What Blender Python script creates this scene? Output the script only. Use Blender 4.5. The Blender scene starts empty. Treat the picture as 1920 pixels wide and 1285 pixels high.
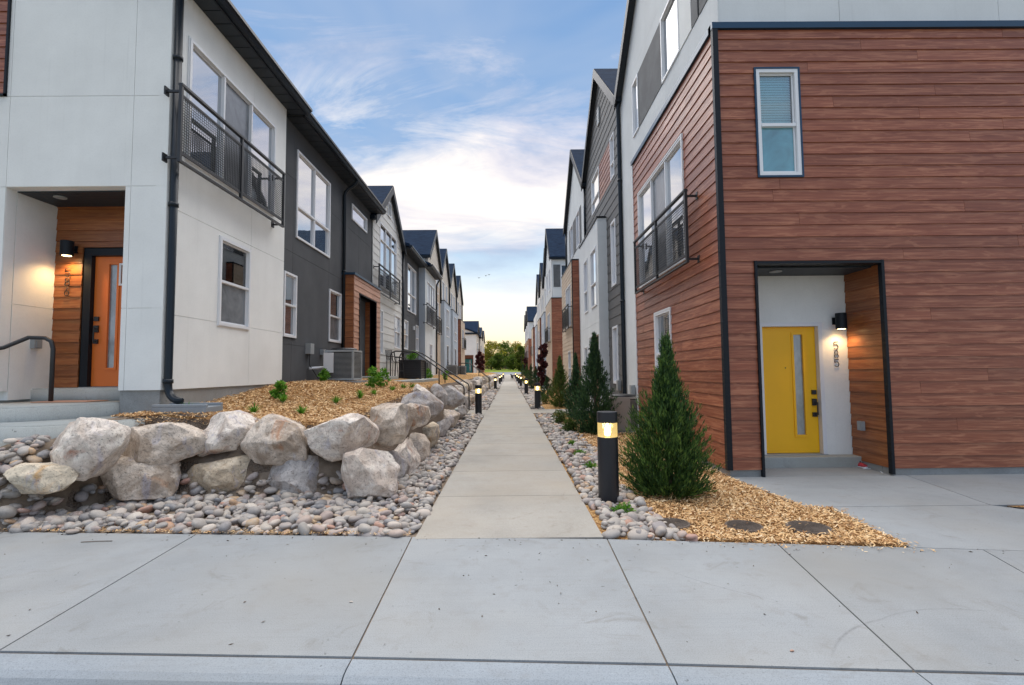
import bpy, bmesh, math, random
import numpy as np
from mathutils import Vector, Matrix, noise
random.seed(7); RNG = np.random.default_rng(7)
SC = bpy.context.scene
COL = SC.collection
# ------------------------------------------------------------------ camera
F, CX, CY, H = 920., 960., 642.5, 1.55
def _axes(vx=955., vy=696., roll=.55):
    r = math.radians(roll)
    yv = Vector((vx-CX, -(vy-CY), F)).normalized()
    x0 = Vector((math.cos(r), math.sin(r), 0)); xv = (x0 - yv*x0.dot(yv)).normalized()
    return xv, yv, -xv.cross(yv)
XV, YV, ZV = _axes()
def ray(px, py):
    c = Vector((px-CX, -(py-CY), F)); return Vector((XV.dot(c), YV.dot(c), ZV.dot(c)))
def onX(px, py, X): d = ray(px, py); t = X/d.x; return t*d.y, H+t*d.z
def onY(px, py, Y): d = ray(px, py); t = Y/d.y; return t*d.x, H+t*d.z
def onZ(px, py, Z=0.): d = ray(px, py); t = (Z-H)/d.z; return t*d.x, t*d.y
cam_d = bpy.data.cameras.new('camera'); cam = bpy.data.objects.new('camera', cam_d); COL.objects.link(cam)
cam_d.sensor_width = 36; cam_d.lens = 36*F/1920.; cam_d.clip_start = .05; cam_d.clip_end = 3000
R = Matrix(((XV[0], XV[1], -XV[2], 0), (YV[0], YV[1], -YV[2], 0), (ZV[0], ZV[1], -ZV[2], H), (0, 0, 0, 1)))
cam.matrix_world = R
SC.camera = cam
# ------------------------------------------------------------------ world and light
SUN_EL, SUN_ROT = 71., 0.
w = bpy.data.worlds.new('World'); SC.world = w; w.use_nodes = True
nt = w.node_tree; N = nt.nodes; L = nt.links; N.clear()
def nd(t, **k):
    n = N.new(t)
    for a, b in k.items(): setattr(n, a, b)
    return n
def mth(op, a, b=None, c=None, clamp=False):
    n = nd('ShaderNodeMath', operation=op); n.use_clamp = clamp
    for i, v in enumerate((a, b, c)):
        if v is None: continue
        if isinstance(v, (int, float)): n.inputs[i].default_value = v
        else: L.new(v, n.inputs[i])
    return n.outputs[0]
def ramp(fac, stops, interp='LINEAR'):
    n = nd('ShaderNodeValToRGB'); cr = n.color_ramp; cr.interpolation = interp
    while len(cr.elements) < len(stops): cr.elements.new(.5)
    for e, (p, c) in zip(cr.elements, stops):
        e.position = p; e.color = (*c, 1) if len(c) == 3 else c
    L.new(fac, n.inputs[0]); return n.outputs[0]
def mixc(fac, a, b, bt='MIX'):
    n = nd('ShaderNodeMix', data_type='RGBA', blend_type=bt)
    for s, v in ((n.inputs[0], fac), (n.inputs[6], a), (n.inputs[7], b)):
        if isinstance(v, (int, float)): s.default_value = v
        elif isinstance(v, tuple): s.default_value = (*v, 1)
        else: L.new(v, s)
    return n.outputs[2]
tc = nd('ShaderNodeTexCoord'); sep = nd('ShaderNodeSeparateXYZ'); L.new(tc.outputs['Generated'], sep.inputs[0])
x, y, z = sep.outputs
zc = mth('MAXIMUM', z, 0.)
base = ramp(zc, [(0, (.98, .62, .20)), (.03, (1., .74, .37)), (.075, (1., .84, .62)), (.14, (.86, .83, .77)), (.20, (.58, .70, .78)), (.28, (.30, .50, .70)), (.42, (.14, .31, .57)), (.62, (.105, .24, .48)), (1, (.12, .27, .52))])
# the warm band belongs to the sunset side (+Y); away from it the low sky is a pale blue
cool = ramp(zc, [(0, (.56, .60, .66)), (.2, (.48, .58, .72)), (.45, (.28, .45, .68)), (1, (.15, .30, .56))])
az = mth('MULTIPLY_ADD', y, .62, .42, clamp=True)
base = mixc(az, cool, base)
# clouds on a plane overhead
den = mth('ADD', zc, .16)
cx_ = mth('DIVIDE', x, den); cy_ = mth('DIVIDE', y, den)
cmb = nd('ShaderNodeCombineXYZ'); L.new(cx_, cmb.inputs[0]); L.new(cy_, cmb.inputs[1]); cmb.inputs[2].default_value = 3.7
def noise_n(scale, det, rough, dist, loc=(0, 0, 0), rot=0., sc=(1, 1, 1)):
    m = nd('ShaderNodeMapping'); m.inputs[1].default_value = loc; m.inputs[2].default_value = (0, 0, rot); m.inputs[3].default_value = sc
    L.new(cmb.outputs[0], m.inputs[0])
    n = nd('ShaderNodeTexNoise'); n.inputs['Scale'].default_value = scale; n.inputs['Detail'].default_value = det
    n.inputs['Roughness'].default_value = rough; n.inputs['Distortion'].default_value = dist
    L.new(m.outputs[0], n.inputs['Vector']); return n.outputs['Fac']
big = noise_n(.75, 4, .5, .5, (2.1, .55, 0), .5, (1.0, 1.3, 1))
wisp = noise_n(1.7, 10, .66, 1.1, (5.2, 1.3, 0), .45, (.8, 2.0, 1))
warp = noise_n(.9, 3, .5, 0, (8.2, 1.3, 0))
# one long cloud bank crosses the view; open sky with thin veils above it, breaking up below
v1 = mth('ADD', mth('ADD', cy_, mth('MULTIPLY', cx_, .30)), mth('MULTIPLY_ADD', warp, 1.0, -.5))
bank = mth('SUBTRACT', 1., mth('MULTIPLY', mth('ABSOLUTE', mth('SUBTRACT', v1, 1.95)), 1.55), clamp=True)
bank = ramp(bank, [(0, (0, 0, 0)), (.5, (.6,)*3), (1, (1, 1, 1))], 'EASE')
cl = mth('ADD', mth('ADD', mth('MULTIPLY', big, .55), mth('MULTIPLY', wisp, .62)), mth('MULTIPLY', bank, .25))
cov = ramp(cl, [(.56, (0, 0, 0)), (.66, (.5,)*3), (.78, (1, 1, 1))])
fade = ramp(zc, [(.14, (0, 0, 0)), (.21, (.7,)*3), (.27, (1, 1, 1))])
cov = mth('MULTIPLY', cov, fade)
shade = noise_n(1.1, 6, .6, .5, (9.3, 4.1, 0), .2, (1, 1.5, 1))
lit = ramp(shade, [(.38, (.36, .41, .54)), (.50, (.66, .63, .67)), (.63, (.90, .83, .76))])
veil = noise_n(.8, 5, .6, .8, (1.3, 6.1, 0), .3, (1, 1.2, 1))
veilc = ramp(veil, [(.34, (0, 0, 0)), (.60, (.85,)*3)])
base = mixc(mth('MULTIPLY', veilc, fade), base, (.34, .42, .56))
col = mixc(mth('MULTIPLY', cov, .95), base, lit)
sky = nd('ShaderNodeTexSky'); sky.sky_type = 'NISHITA'; sky.sun_disc = False
sky.sun_elevation = math.radians(SUN_EL); sky.sun_rotation = math.radians(SUN_ROT)
bg1 = nd('ShaderNodeBackground'); L.new(sky.outputs[0], bg1.inputs[0]); bg1.inputs[1].default_value = .006
bg2 = nd('ShaderNodeBackground'); L.new(col, bg2.inputs[0]); bg2.inputs[1].default_value = .84
ad = nd('ShaderNodeAddShader'); L.new(bg1.outputs[0], ad.inputs[0]); L.new(bg2.outputs[0], ad.inputs[1])
wo = nd('ShaderNodeOutputWorld'); L.new(ad.outputs[0], wo.inputs[0])
sd = bpy.data.lights.new('sun', 'SUN'); sd.energy = 3.35; sd.angle = math.radians(88); sd.color = (1., .925, .835)
so = bpy.data.objects.new('sun', sd); COL.objects.link(so)
so.rotation_euler = (math.radians(90-SUN_EL)*-1, 0, 0)      # comes from high above, a little ahead (+Y)
vs = SC.view_settings; vs.view_transform = 'Standard'; vs.look = 'None'; vs.exposure = 0.62; vs.gamma = 1; vs.use_curve_mapping = False
SC.cycles.max_bounces = 6; SC.cycles.transparent_max_bounces = 10; SC.cycles.sample_clamp_indirect = 4

# ------------------------------------------------------------------ material helpers
class M:
    """small node-building helper round one Principled material"""
    def __init__(s, name, col=(.5,.5,.5), rough=.6, metal=0., spec=.5):
        s.m = bpy.data.materials.new(name); s.m.use_nodes = True
        s.nt = s.m.node_tree; s.N = s.nt.nodes; s.L = s.nt.links
        s.b = s.N['Principled BSDF']; s.out = s.N['Material Output']
        s.b.inputs['Base Color'].default_value = (*col, 1); s.b.inputs['Roughness'].default_value = rough
        s.b.inputs['Metallic'].default_value = metal; s.b.inputs['Specular IOR Level'].default_value = spec
        s.tc = s.N.new('ShaderNodeTexCoord')
    def noise(s, scale, det=3, rough=.55, dist=0., sc=(1, 1, 1), loc=(0, 0, 0), src=None):
        m = s.N.new('ShaderNodeMapping'); m.inputs[3].default_value = sc; m.inputs[1].default_value = loc
        s.L.new(src or s.tc.outputs['Object'], m.inputs[0])
        n = s.N.new('ShaderNodeTexNoise'); n.inputs['Scale'].default_value = scale; n.inputs['Detail'].default_value = det
        n.inputs['Roughness'].default_value = rough; n.inputs['Distortion'].default_value = dist
        s.L.new(m.outputs[0], n.inputs['Vector']); return n.outputs['Fac']
    def ramp(s, fac, stops):
        n = s.N.new('ShaderNodeValToRGB'); cr = n.color_ramp
        while len(cr.elements) < len(stops): cr.elements.new(.5)
        for e, (p, c) in zip(cr.elements, stops):
            c = (c,)*3 if isinstance(c, (int, float)) else c
            e.position = p; e.color = (*c, 1)
        s.L.new(fac, n.inputs[0]); return n.outputs[0]
    def mix(s, fac, a, b, bt='MIX'):
        n = s.N.new('ShaderNodeMix'); n.data_type = 'RGBA'; n.blend_type = bt
        for k, v in ((n.inputs[0], fac), (n.inputs[6], a), (n.inputs[7], b)):
            if isinstance(v, (int, float)): k.default_value = v
            elif isinstance(v, tuple): k.default_value = (*v, 1)
            else: s.L.new(v, k)
        return n.outputs[2]
    def math(s, op, a, b):
        n = s.N.new('ShaderNodeMath'); n.operation = op
        for i, v in enumerate((a, b)):
            if isinstance(v, (int, float)): n.inputs[i].default_value = v
            else: s.L.new(v, n.inputs[i])
        return n.outputs[0]
    def rnd(s):
        o = s.N.new('ShaderNodeObjectInfo'); g = s.N.new('ShaderNodeNewGeometry')
        return s.math('FRACT', s.math('ADD', o.outputs['Random'], g.outputs['Random Per Island']), 0)
    def color(s, sock): s.L.new(sock, s.b.inputs['Base Color']); return s
    def roughness(s, sock): s.L.new(sock, s.b.inputs['Roughness']); return s
    def bump(s, h, strength=.3, dist=.01):
        n = s.N.new('ShaderNodeBump'); n.inputs['Strength'].default_value = strength; n.inputs['Distance'].default_value = dist
        s.L.new(h, n.inputs['Height'])
        if s.b.inputs['Normal'].is_linked: s.L.new(s.b.inputs['Normal'].links[0].from_socket, n.inputs['Normal'])
        s.L.new(n.outputs[0], s.b.inputs['Normal']); return s

def m_stucco(name, col, var=.06):
    m = M(name, col, .9, spec=.25)
    a = m.noise(1.1, 5, .6); b = m.noise(90, 3, .6)
    st = m.noise(2.2, 4, .6, sc=(1, 1, .12))
    c = m.mix(m.ramp(a, [(.3, 0.), (.7, 1.)]), tuple(v*(1-var) for v in col), tuple(min(1, v*(1+var)) for v in col))
    c = m.mix(m.math('MULTIPLY', m.ramp(st, [(.5, 0.), (.8, 1.)]), .22), c, tuple(v*.78 for v in col))
    dr = m.noise(1., 5, .65, .2, sc=(9, 9, .35)); c = m.mix(m.ramp(dr, [(.60, 0.), (.74, .16)]), c, tuple(v*.62 for v in col))
    gr = m.noise(38, 4, .7); c = m.mix(m.ramp(gr, [(.32, .14), (.5, 0.)]), c, tuple(v*.7 for v in col))
    m.color(c).bump(b, .25, .004).bump(m.noise(7, 4, .5), .12, .01); return m.m
def m_wood(name, dark, mid, light, rough=.42, along='XY', grain=42.):
    m = M(name, mid, rough, spec=.5)
    r = m.rnd()
    vadd = m.N.new('ShaderNodeVectorMath'); vadd.operation = 'ADD'; cb = m.N.new('ShaderNodeCombineXYZ')
    k = m.math('MULTIPLY', r, 37.); m.L.new(k, cb.inputs[0]); m.L.new(k, cb.inputs[1])
    m.L.new(m.tc.outputs['Object'], vadd.inputs[0]); m.L.new(cb.outputs[0], vadd.inputs[1])
    g = m.noise(1., 6, .62, .35, (1.3, 1.3, grain), src=vadd.outputs[0])
    g2 = m.noise(1., 4, .55, 1.2, (2.2, 2.2, 16.), src=vadd.outputs[0], loc=(3, 1, 9))
    blot = m.noise(1.6, 3, .5, 0, (1, 1, 1.5))
    c = m.ramp(g, [(.28, dark), (.5, mid), (.74, light)])
    c = m.mix(m.ramp(g2, [(.52, 0.), (.62, .48)]), c, light)
    c = m.mix(m.ramp(blot, [(.35, .0), (.7, .35)]), c, dark)
    hsv = m.N.new('ShaderNodeHueSaturation'); m.L.new(c, hsv.inputs['Color'])
    m.L.new(m.math('ADD', m.math('MULTIPLY', r, .26), .88), hsv.inputs['Value'])
    m.color(hsv.outputs[0]).bump(g, .22, .003)
    m.roughness(m.ramp(g, [(.3, rough+.14), (.7, rough-.06)])); return m.m
def m_paint(name, col, rough=.5, var=.05, spec=.5, metal=0.):
    m = M(name, col, rough, metal, spec)
    a = m.noise(2.5, 4, .6)
    c = m.mix(m.ramp(a, [(.35, 0.), (.65, 1.)]), tuple(v*(1-var) for v in col), tuple(min(1, v*(1+var)) for v in col))
    m.color(c).bump(m.noise(60, 2, .5), .06, .002); return m.m
def m_lap(name, col, rough=.6):     # painted fibre-cement board: faint embossed grain, slight tone per board
    m = M(name, col, rough, spec=.4)
    r = m.rnd(); g = m.noise(1., 5, .6, .2, (1.5, 1.5, 60.))
    hsv = m.N.new('ShaderNodeHueSaturation'); hsv.inputs['Color'].default_value = (*col, 1)
    v = m.math('ADD', m.math('MULTIPLY', r, .08), m.math('MULTIPLY', m.noise(1.3, 4, .6), .16)); m.L.new(m.math('ADD', v, .88), hsv.inputs['Value'])
    m.color(hsv.outputs[0]).bump(g, .25, .003); return m.m
def m_concrete(name, col, scale=1.):
    m = M(name, col, .85, spec=.3)
    r = m.rnd()
    a = m.noise(.9*scale, 6, .6, .3); b = m.noise(6*scale, 6, .65); f = m.noise(150, 3, .7); br = m.noise(1., 3, .6, 0, (1.2, 95, 1))
    c = m.ramp(a, [(.3, tuple(v*.84 for v in col)), (.5, col), (.72, tuple(min(1, v*1.12) for v in col))])
    c = m.mix(m.ramp(b, [(.52, 0.), (.75, .5)]), c, (col[0]*.80, col[1]*.74, col[2]*.68))
    c = m.mix(m.ramp(f, [(.38, .6), (.47, 0.)]), c, tuple(v*.55 for v in col))
    c = m.mix(m.ramp(f, [(.58, 0.), (.68, .35)]), c, tuple(min(1, v*1.4) for v in col))
    c = m.mix(m.ramp(br, [(.35, .22), (.5, 0.)]), c, tuple(v*.72 for v in col))
    g3 = m.noise(2.6*scale, 7, .72, 1.4, loc=(11, 2, 5)); c = m.mix(m.ramp(g3, [(.58, 0.), (.70, .5)]), c, (col[0]*.62, col[1]*.56, col[2]*.50))
    sp_ = m.noise(19, 2, .5, 0, loc=(3, 8, 1)); c = m.mix(m.ramp(sp_, [(.24, .8), (.28, 0.)]), c, tuple(v*.4 for v in col))
    warm = m.noise(.55, 3, .5, 0, loc=(4, 2, 0))
    c = m.mix(m.ramp(warm, [(.45, 0.), (.7, .55)]), c, (col[0]*1.04, col[1]*.95, col[2]*.84))
    sc_ = m.noise(1., 5, .7, 2.5, (.9, 3.3, 1), loc=(7, 7, 0))
    c = m.mix(m.ramp(sc_, [(.66, 0.), (.70, .35), (.74, 0.)]), c, tuple(v*.6 for v in col))
    hsv = m.N.new('ShaderNodeHueSaturation'); m.L.new(c, hsv.inputs['Color'])
    m.L.new(m.math('ADD', m.math('MULTIPLY', r, .10), .95), hsv.inputs['Value'])
    m.color(hsv.outputs[0]).bump(f, .25, .002).bump(br, .12, .003).bump(b, .1, .006); return m.m
SCUFF = []
def add_scuffs(mat, arcs):
    nt_ = mat.node_tree; m = object.__new__(M); m.m = mat; m.nt = nt_; m.N = nt_.nodes; m.L = nt_.links; m.b = m.N['Principled BSDF']; m.tc = m.N.new('ShaderNodeTexCoord')
    c = m.b.inputs['Base Color'].links[0].from_socket
    def dist(p):
        v = m.N.new('ShaderNodeVectorMath'); v.operation = 'DISTANCE'; m.L.new(m.tc.outputs['Object'], v.inputs[0]); v.inputs[1].default_value = (*p, 0); return v.outputs['Value']
    n = m.ramp(m.noise(14, 5, .7, 0, (1, 1, 1)), [(.35, .15), (.6, 1.)])
    for p1, p2, p3, wd, st in arcs:
        ax, ay = p1; bx, by = p2; cx, cy = p3; D = 2*(ax*(by-cy)+bx*(cy-ay)+cx*(ay-by))
        ux = ((ax*ax+ay*ay)*(by-cy)+(bx*bx+by*by)*(cy-ay)+(cx*cx+cy*cy)*(ay-by))/D; uy = ((ax*ax+ay*ay)*(cx-bx)+(bx*bx+by*by)*(ax-cx)+(cx*cx+cy*cy)*(bx-ax))/D
        R_ = math.hypot(ax-ux, ay-uy); mid = ((ax+cx)/2, (ay+cy)/2); hl = math.hypot(ax-cx, ay-cy)/2
        a = m.ramp(m.math('ABSOLUTE', m.math('SUBTRACT', dist((ux, uy)), R_), 0), [(0, 1.), (wd, 0.)])
        b = m.ramp(m.math('MULTIPLY', dist(mid), 1/(hl*1.3)), [(.6, 1.), (1., 0.)])
        k = m.math('MULTIPLY', m.math('MULTIPLY', m.math('MULTIPLY', a, b), n), st); c = m.mix(k, c, (.11, .11, .12))
    m.L.new(c, m.b.inputs['Base Color'])
def m_glass(name, refl=.7, tint=(.05, .07, .08), rough=.015, wav=.35, white=(.96, .97, 1.)):
    m = M(name, tint, .5, spec=0.)
    g = m.N.new('ShaderNodeBsdfGlossy'); g.inputs['Roughness'].default_value = rough; g.inputs['Color'].default_value = (*white, 1)
    bp = m.N.new('ShaderNodeBump'); bp.inputs['Strength'].default_value = wav; bp.inputs['Distance'].default_value = .004
    m.L.new(m.noise(1.6, 2, .5), bp.inputs['Height']); m.L.new(bp.outputs[0], g.inputs['Normal'])
    mx = m.N.new('ShaderNodeMixShader'); lw = m.N.new('ShaderNodeFresnel'); lw.inputs[0].default_value = 1.5
    k = m.math('MINIMUM', m.math('ADD', m.math('MULTIPLY', lw.outputs[0], 1.), refl), 1.)
    m.L.new(k, mx.inputs[0]); m.L.new(m.b.outputs[0], mx.inputs[1]); m.L.new(g.outputs[0], mx.inputs[2])
    m.L.new(mx.outputs[0], m.out.inputs[0])
    c = m.mix(m.ramp(m.noise(2.4, 4, .6, .8), [(.35, 0.), (.7, 1.)]), tint, tuple(v*1.8+.01 for v in tint)); m.color(c)
    return m.m
def m_clear(name, refl=.12, tint=(.93, .97, .97)):
    m = M(name); t = m.N.new('ShaderNodeBsdfTransparent'); t.inputs[0].default_value = (*tint, 1)
    g = m.N.new('ShaderNodeBsdfGlossy'); g.inputs['Roughness'].default_value = .02
    mx = m.N.new('ShaderNodeMixShader'); fr = m.N.new('ShaderNodeFresnel')
    m.L.new(m.math('ADD', fr.outputs[0], refl), mx.inputs[0]); m.L.new(t.outputs[0], mx.inputs[1]); m.L.new(g.outputs[0], mx.inputs[2])
    m.L.new(mx.outputs[0], m.out.inputs[0]); return m.m
def m_emit(name, col, st):
    m = M(name); e = m.N.new('ShaderNodeEmission'); e.inputs[0].default_value = (*col, 1); e.inputs[1].default_value = st
    m.L.new(e.outputs[0], m.out.inputs[0]); return m.m
def m_leaf(name, a, b, c, trans=.25, rough=.55):
    m = M(name, b, rough, spec=.3); g = m.N.new('ShaderNodeNewGeometry')
    r = m.ramp(g.outputs['Random Per Island'], [(0, a), (.5, b), (1, c)])
    n = m.noise(11, 3, .6); r = m.mix(m.ramp(n, [(.36, .8), (.52, 0.)]), r, a); r = m.mix(m.ramp(n, [(.54, 0.), (.70, .6)]), r, c)
    m.color(r)
    t = m.N.new('ShaderNodeBsdfTranslucent'); m.L.new(r, t.inputs[0]); mx = m.N.new('ShaderNodeMixShader'); mx.inputs[0].default_value = trans
    m.L.new(m.b.outputs[0], mx.inputs[1]); m.L.new(t.outputs[0], mx.inputs[2]); m.L.new(mx.outputs[0], m.out.inputs[0]); return m.m

MT = {}
MT['white'] = m_stucco('white_stucco', (.80, .815, .80))
MT['offwhite'] = m_stucco('cool_white_stucco', (.68, .71, .72))
MT['paleblue'] = m_stucco('pale_blue_grey_stucco', (.44, .50, .57))
MT['charcoal'] = m_stucco('charcoal_stucco', (.085, .09, .098), .14)
MT['brown'] = m_wood('reddish_brown_lap_board', (.175, .047, .022), (.248, .073, .033), (.46, .190, .100), .34)
MT['tan'] = m_wood('light_brown_lap_board', (.33, .16, .10), (.47, .25, .165), (.60, .37, .26), .45)
MT['porch'] = m_wood('porch_brown_board', (.15, .045, .014), (.30, .098, .030), (.42, .17, .06), .36)
MT['lapwhite'] = m_lap('white_lap_board', (.62, .62, .60))
MT['lapbeige'] = m_lap('beige_lap_board', (.56, .45, .34))
MT['lapsunlit'] = m_lap('sun_tinted_cream_lap_board', (.62, .56, .48))  # warm sunlight is put into this cream board colour
MT['lapgrey'] = m_lap('grey_lap_board', (.12, .12, .12))
MT['trimblack'] = m_paint('black_metal_trim', (.010, .013, .018), .42, spec=.22)
MT['coping'] = m_paint('sky_tinted_metal_coping', (.02, .055, .10), .28, metal=.35)  # sky reflection is put into the blue of this dark metal
MT['pipe'] = m_paint('black_painted_pipe', (.008, .014, .022), .3, spec=.3)
MT['iron'] = m_paint('black_painted_steel', (.02, .021, .024), .42)
MT['vinyl'] = m_paint('white_vinyl', (.74, .76, .79), .35, .02)
MT['metalgrey'] = m_paint('galvanised_grey', (.32, .34, .35), .45, .12)
MT['darkback'] = m_paint('dark_cavity', (.03, .03, .03), .9)
MT['soffit'] = m_paint('dark_soffit_board', (.026, .034, .044), .5, spec=.3)
MT['yellow'] = m_paint('yellow_door_paint', (.95, .50, .003), .42, .02)
MT['orange'] = m_paint('orange_door_paint', (.72, .17, .025), .42, .03)
MT['teal'] = m_paint('teal_door_paint', (.02, .22, .22), .45, .03)
MT['glass'] = m_glass('mirror_window_glass', .52)
MT['tealglass'] = m_glass('teal_screened_glass', .12, (.045, .17, .21), .12, .8)
MT['glass_dim'] = m_glass('dim_window_glass', .30, (.035, .045, .05))
MT['screen'] = m_glass('insect_screen', .05, (.10, .11, .12), .25, 1.)
MT['shutter'] = m_paint('grey_shutter_panel', (.10, .105, .11), .7, .2)
MT['blind_glass'] = m_clear('clear_window_glass', .10)
MT['blindteal'] = m_paint('pale_blind_slat', (.42, .86, .92), .5, .03)
MT['blind'] = m_paint('grey_blind_slat', (.66, .72, .70), .5, .03)
MT['frost'] = m_glass('frosted_door_glass', .12, (.16, .19, .20), .2, .6)
MT['concrete'] = m_concrete('pavement_concrete', (.275, .295, .31))
MT['pathconc'] = m_concrete('path_concrete', (.35, .335, .305))
MT['curbconc'] = m_concrete('kerb_concrete', (.265, .30, .335))
MT['stepconc'] = m_concrete('step_concrete', (.36, .385, .38))
MT['found'] = m_concrete('foundation_concrete', (.30, .31, .31), 3.)
def m_shingle():
    m = M('dark_blue_asphalt_shingle', (.02, .03, .05), .95, spec=.08)
    a = m.noise(1., 4, .6, 0, (3, 3, 12)); f = m.noise(70, 2, .6)
    m.color(m.ramp(a, [(.3, (.008, .016, .034)), (.7, (.018, .036, .070))])).bump(f, .3, .005).bump(a, .3, .02); return m.m
MT['shingle'] = m_shingle()
def m_pebble():
    m = M('river_pebble', (.4, .4, .4), .62, spec=.4)
    r = m.rnd()
    c = m.ramp(r, [(0, (.26, .24, .22)), (.14, (.42, .38, .34)), (.27, (.20, .19, .19)), (.4, (.45, .40, .34)), (.5, (.31, .27, .25)), (.58, (.16, .17, .19)), (.66, (.56, .50, .43)), (.76, (.38, .28, .235)), (.85, (.25, .235, .245)), (.92, (.50, .34, .18)), (.96, (.42, .21, .15)), (1, (.36, .34, .31))])
    n = m.noise(22, 5, .65); f = m.noise(140, 3, .6)
    c = m.mix(m.ramp(n, [(.4, 0.), (.7, .4)]), c, (.52, .49, .46)); c = m.mix(m.ramp(f, [(.3, .35), (.5, 0.)]), c, (.15, .14, .13))
    m.color(c).bump(f, .15, .002); return m.m
MT['pebble'] = m_pebble()
def m_chip():
    m = M('wood_mulch_chip', (.5, .3, .12), .8, spec=.2); r = m.rnd()
    m.color(m.ramp(r, [(0, (.22, .10, .045)), (.15, (.44, .25, .11)), (.5, (.64, .40, .19)), (.8, (.76, .53, .28)), (1, (.84, .67, .44))])).bump(m.noise(90, 3, .6), .3, .003); return m.m
MT['chip'] = m_chip()
def m_mulchbed():
    m = M('mulch_bed', (.3, .17, .07), .95, spec=.15)
    v = m.N.new('ShaderNodeTexVoronoi'); v.inputs['Scale'].default_value = 42; m.L.new(m.tc.outputs['Object'], v.inputs['Vector'])
    sp = m.N.new('ShaderNodeSeparateColor'); m.L.new(v.outputs['Color'], sp.inputs[0])
    c = m.ramp(sp.outputs[0], [(0, (.14, .06, .025)), (.4, (.40, .22, .085)), (.8, (.58, .36, .15)), (1, (.68, .47, .23))])
    c = m.mix(m.ramp(m.noise(2.2, 4, .6), [(.4, 0.), (.7, .4)]), c, (.30, .17, .08))
    gm = m.N.new('ShaderNodeNewGeometry'); sp2 = m.N.new('ShaderNodeSeparateXYZ'); m.L.new(gm.outputs['True Normal'], sp2.inputs[0])
    c = m.mix(m.ramp(sp2.outputs[2], [(.72, 1.), (.86, 0.)]), c, (.17, .13, .10))      # bare soil where the bank is too steep to hold mulch
    m.color(c).bump(v.outputs['Distance'], .9, .03).bump(m.noise(14, 5, .7), .5, .04); return m.m
MT['mulch'] = m_mulchbed()
def m_dirt(name='dirt', a=(.14, .105, .075), b=(.27, .215, .165)):
    m = M(name, a, .95, spec=.15); m.color(m.ramp(m.noise(5, 6, .7), [(.3, a), (.7, b)])).bump(m.noise(30, 5, .7), .6, .02); return m.m
MT['dirt'] = m_dirt()
def m_pebbed():
    m = M('far_pebble_bed', (.3, .3, .3), .8)
    v = m.N.new('ShaderNodeTexVoronoi'); v.inputs['Scale'].default_value = 11; m.L.new(m.tc.outputs['Object'], v.inputs['Vector'])
    sp = m.N.new('ShaderNodeSeparateColor'); m.L.new(v.outputs['Color'], sp.inputs[0])
    c = m.ramp(sp.outputs[0], [(0, (.2, .2, .21)), (.5, (.36, .33, .31)), (1, (.5, .47, .44))])
    c = m.mix(m.ramp(v.outputs['Distance'], [(.3, 0.), (.65, .8)]), c, (.07, .06, .055))
    m.color(c).bump(v.outputs['Distance'], -.8, .04); return m.m
MT['pebbed'] = m_pebbed()
def m_boulder(name, base, tan, stain, dirty=.5):
    m = M(name, base, .88, spec=.25)
    r = m.N.new('ShaderNodeObjectInfo').outputs['Random']
    vadd = m.N.new('ShaderNodeVectorMath'); vadd.operation = 'ADD'; cb = m.N.new('ShaderNodeCombineXYZ')
    k = m.math('MULTIPLY', r, 91.); [m.L.new(k, cb.inputs[i]) for i in range(3)]
    m.L.new(m.tc.outputs['Object'], vadd.inputs[0]); m.L.new(cb.outputs[0], vadd.inputs[1]); S = vadd.outputs[0]
    n1 = m.noise(2.3, 6, .62, .6, src=S); n2 = m.noise(6, 7, .68, 1.2, src=S, loc=(5, 3, 1)); n3 = m.noise(38, 5, .7, 0, src=S)
    n4 = m.noise(1.5, 5, .6, 1.5, src=S, loc=(9, 9, 2)); n5 = m.noise(3.1, 6, .65, .8, src=S, loc=(1, 7, 12), sc=(1.6, 1.6, .7))
    c = m.ramp(n2, [(.3, tuple(v*.60 for v in base)), (.46, base), (.62, tuple(min(.86, v*1.28) for v in base))])
    c = m.mix(m.ramp(n1, [(.47, 0.), (.58, dirty)]), c, tan)
    c = m.mix(m.ramp(n4, [(.60, 0.), (.68, .75)]), c, stain)
    c = m.mix(m.ramp(n5, [(.58, 0.), (.66, .45)]), c, (.40, .40, .50))
    cr = m.noise(2.4, 3, .5, 2.6, src=S, loc=(2, 5, 8)); c = m.mix(m.ramp(m.math('ABSOLUTE', m.math('SUBTRACT', cr, .5), 0), [(.0, .45), (.006, 0.)]), c, (.12, .09, .07))
    c = m.mix(m.ramp(n3, [(.32, .7), (.46, 0.)]), c, (.09, .075, .06))
    m.color(c).bump(n3, .5, .012).bump(n2, .55, .05); return m.m
MT['rock0'] = m_boulder('pale_cream_boulder', (.60, .52, .44), (.27, .195, .135), (.42, .20, .10), .65)
MT['rock1'] = m_boulder('pale_pink_boulder', (.70, .62, .55), (.38, .28, .21), (.42, .17, .10), .45)
MT['rock2'] = m_boulder('grey_boulder', (.46, .43, .41), (.24, .185, .145), (.36, .24, .16), .6)
MT['rock3'] = m_boulder('ochre_stained_boulder', (.62, .54, .42), (.30, .21, .13), (.55, .30, .10), .55)
MT['leaf_juniper'] = m_leaf('juniper_foliage', (.018, .05, .018), (.055, .125, .032), (.15, .25, .05))
MT['leaf_dark'] = m_leaf('dark_juniper_foliage', (.014, .042, .022), (.036, .09, .036), (.09, .17, .055))
MT['leaf_olive'] = m_leaf('olive_juniper_foliage', (.03, .055, .012), (.075, .13, .022), (.15, .21, .045))
MT['leaf_grass'] = m_leaf('garden_grass_blade', (.05, .16, .012), (.12, .32, .03), (.26, .48, .06), .35)
MT['leaf_backlit'] = m_leaf('backlit_broadleaf_foliage', (.08, .10, .012), (.22, .22, .02), (.50, .40, .05), .5)  # golden backlight is put into these leaf tones
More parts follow.
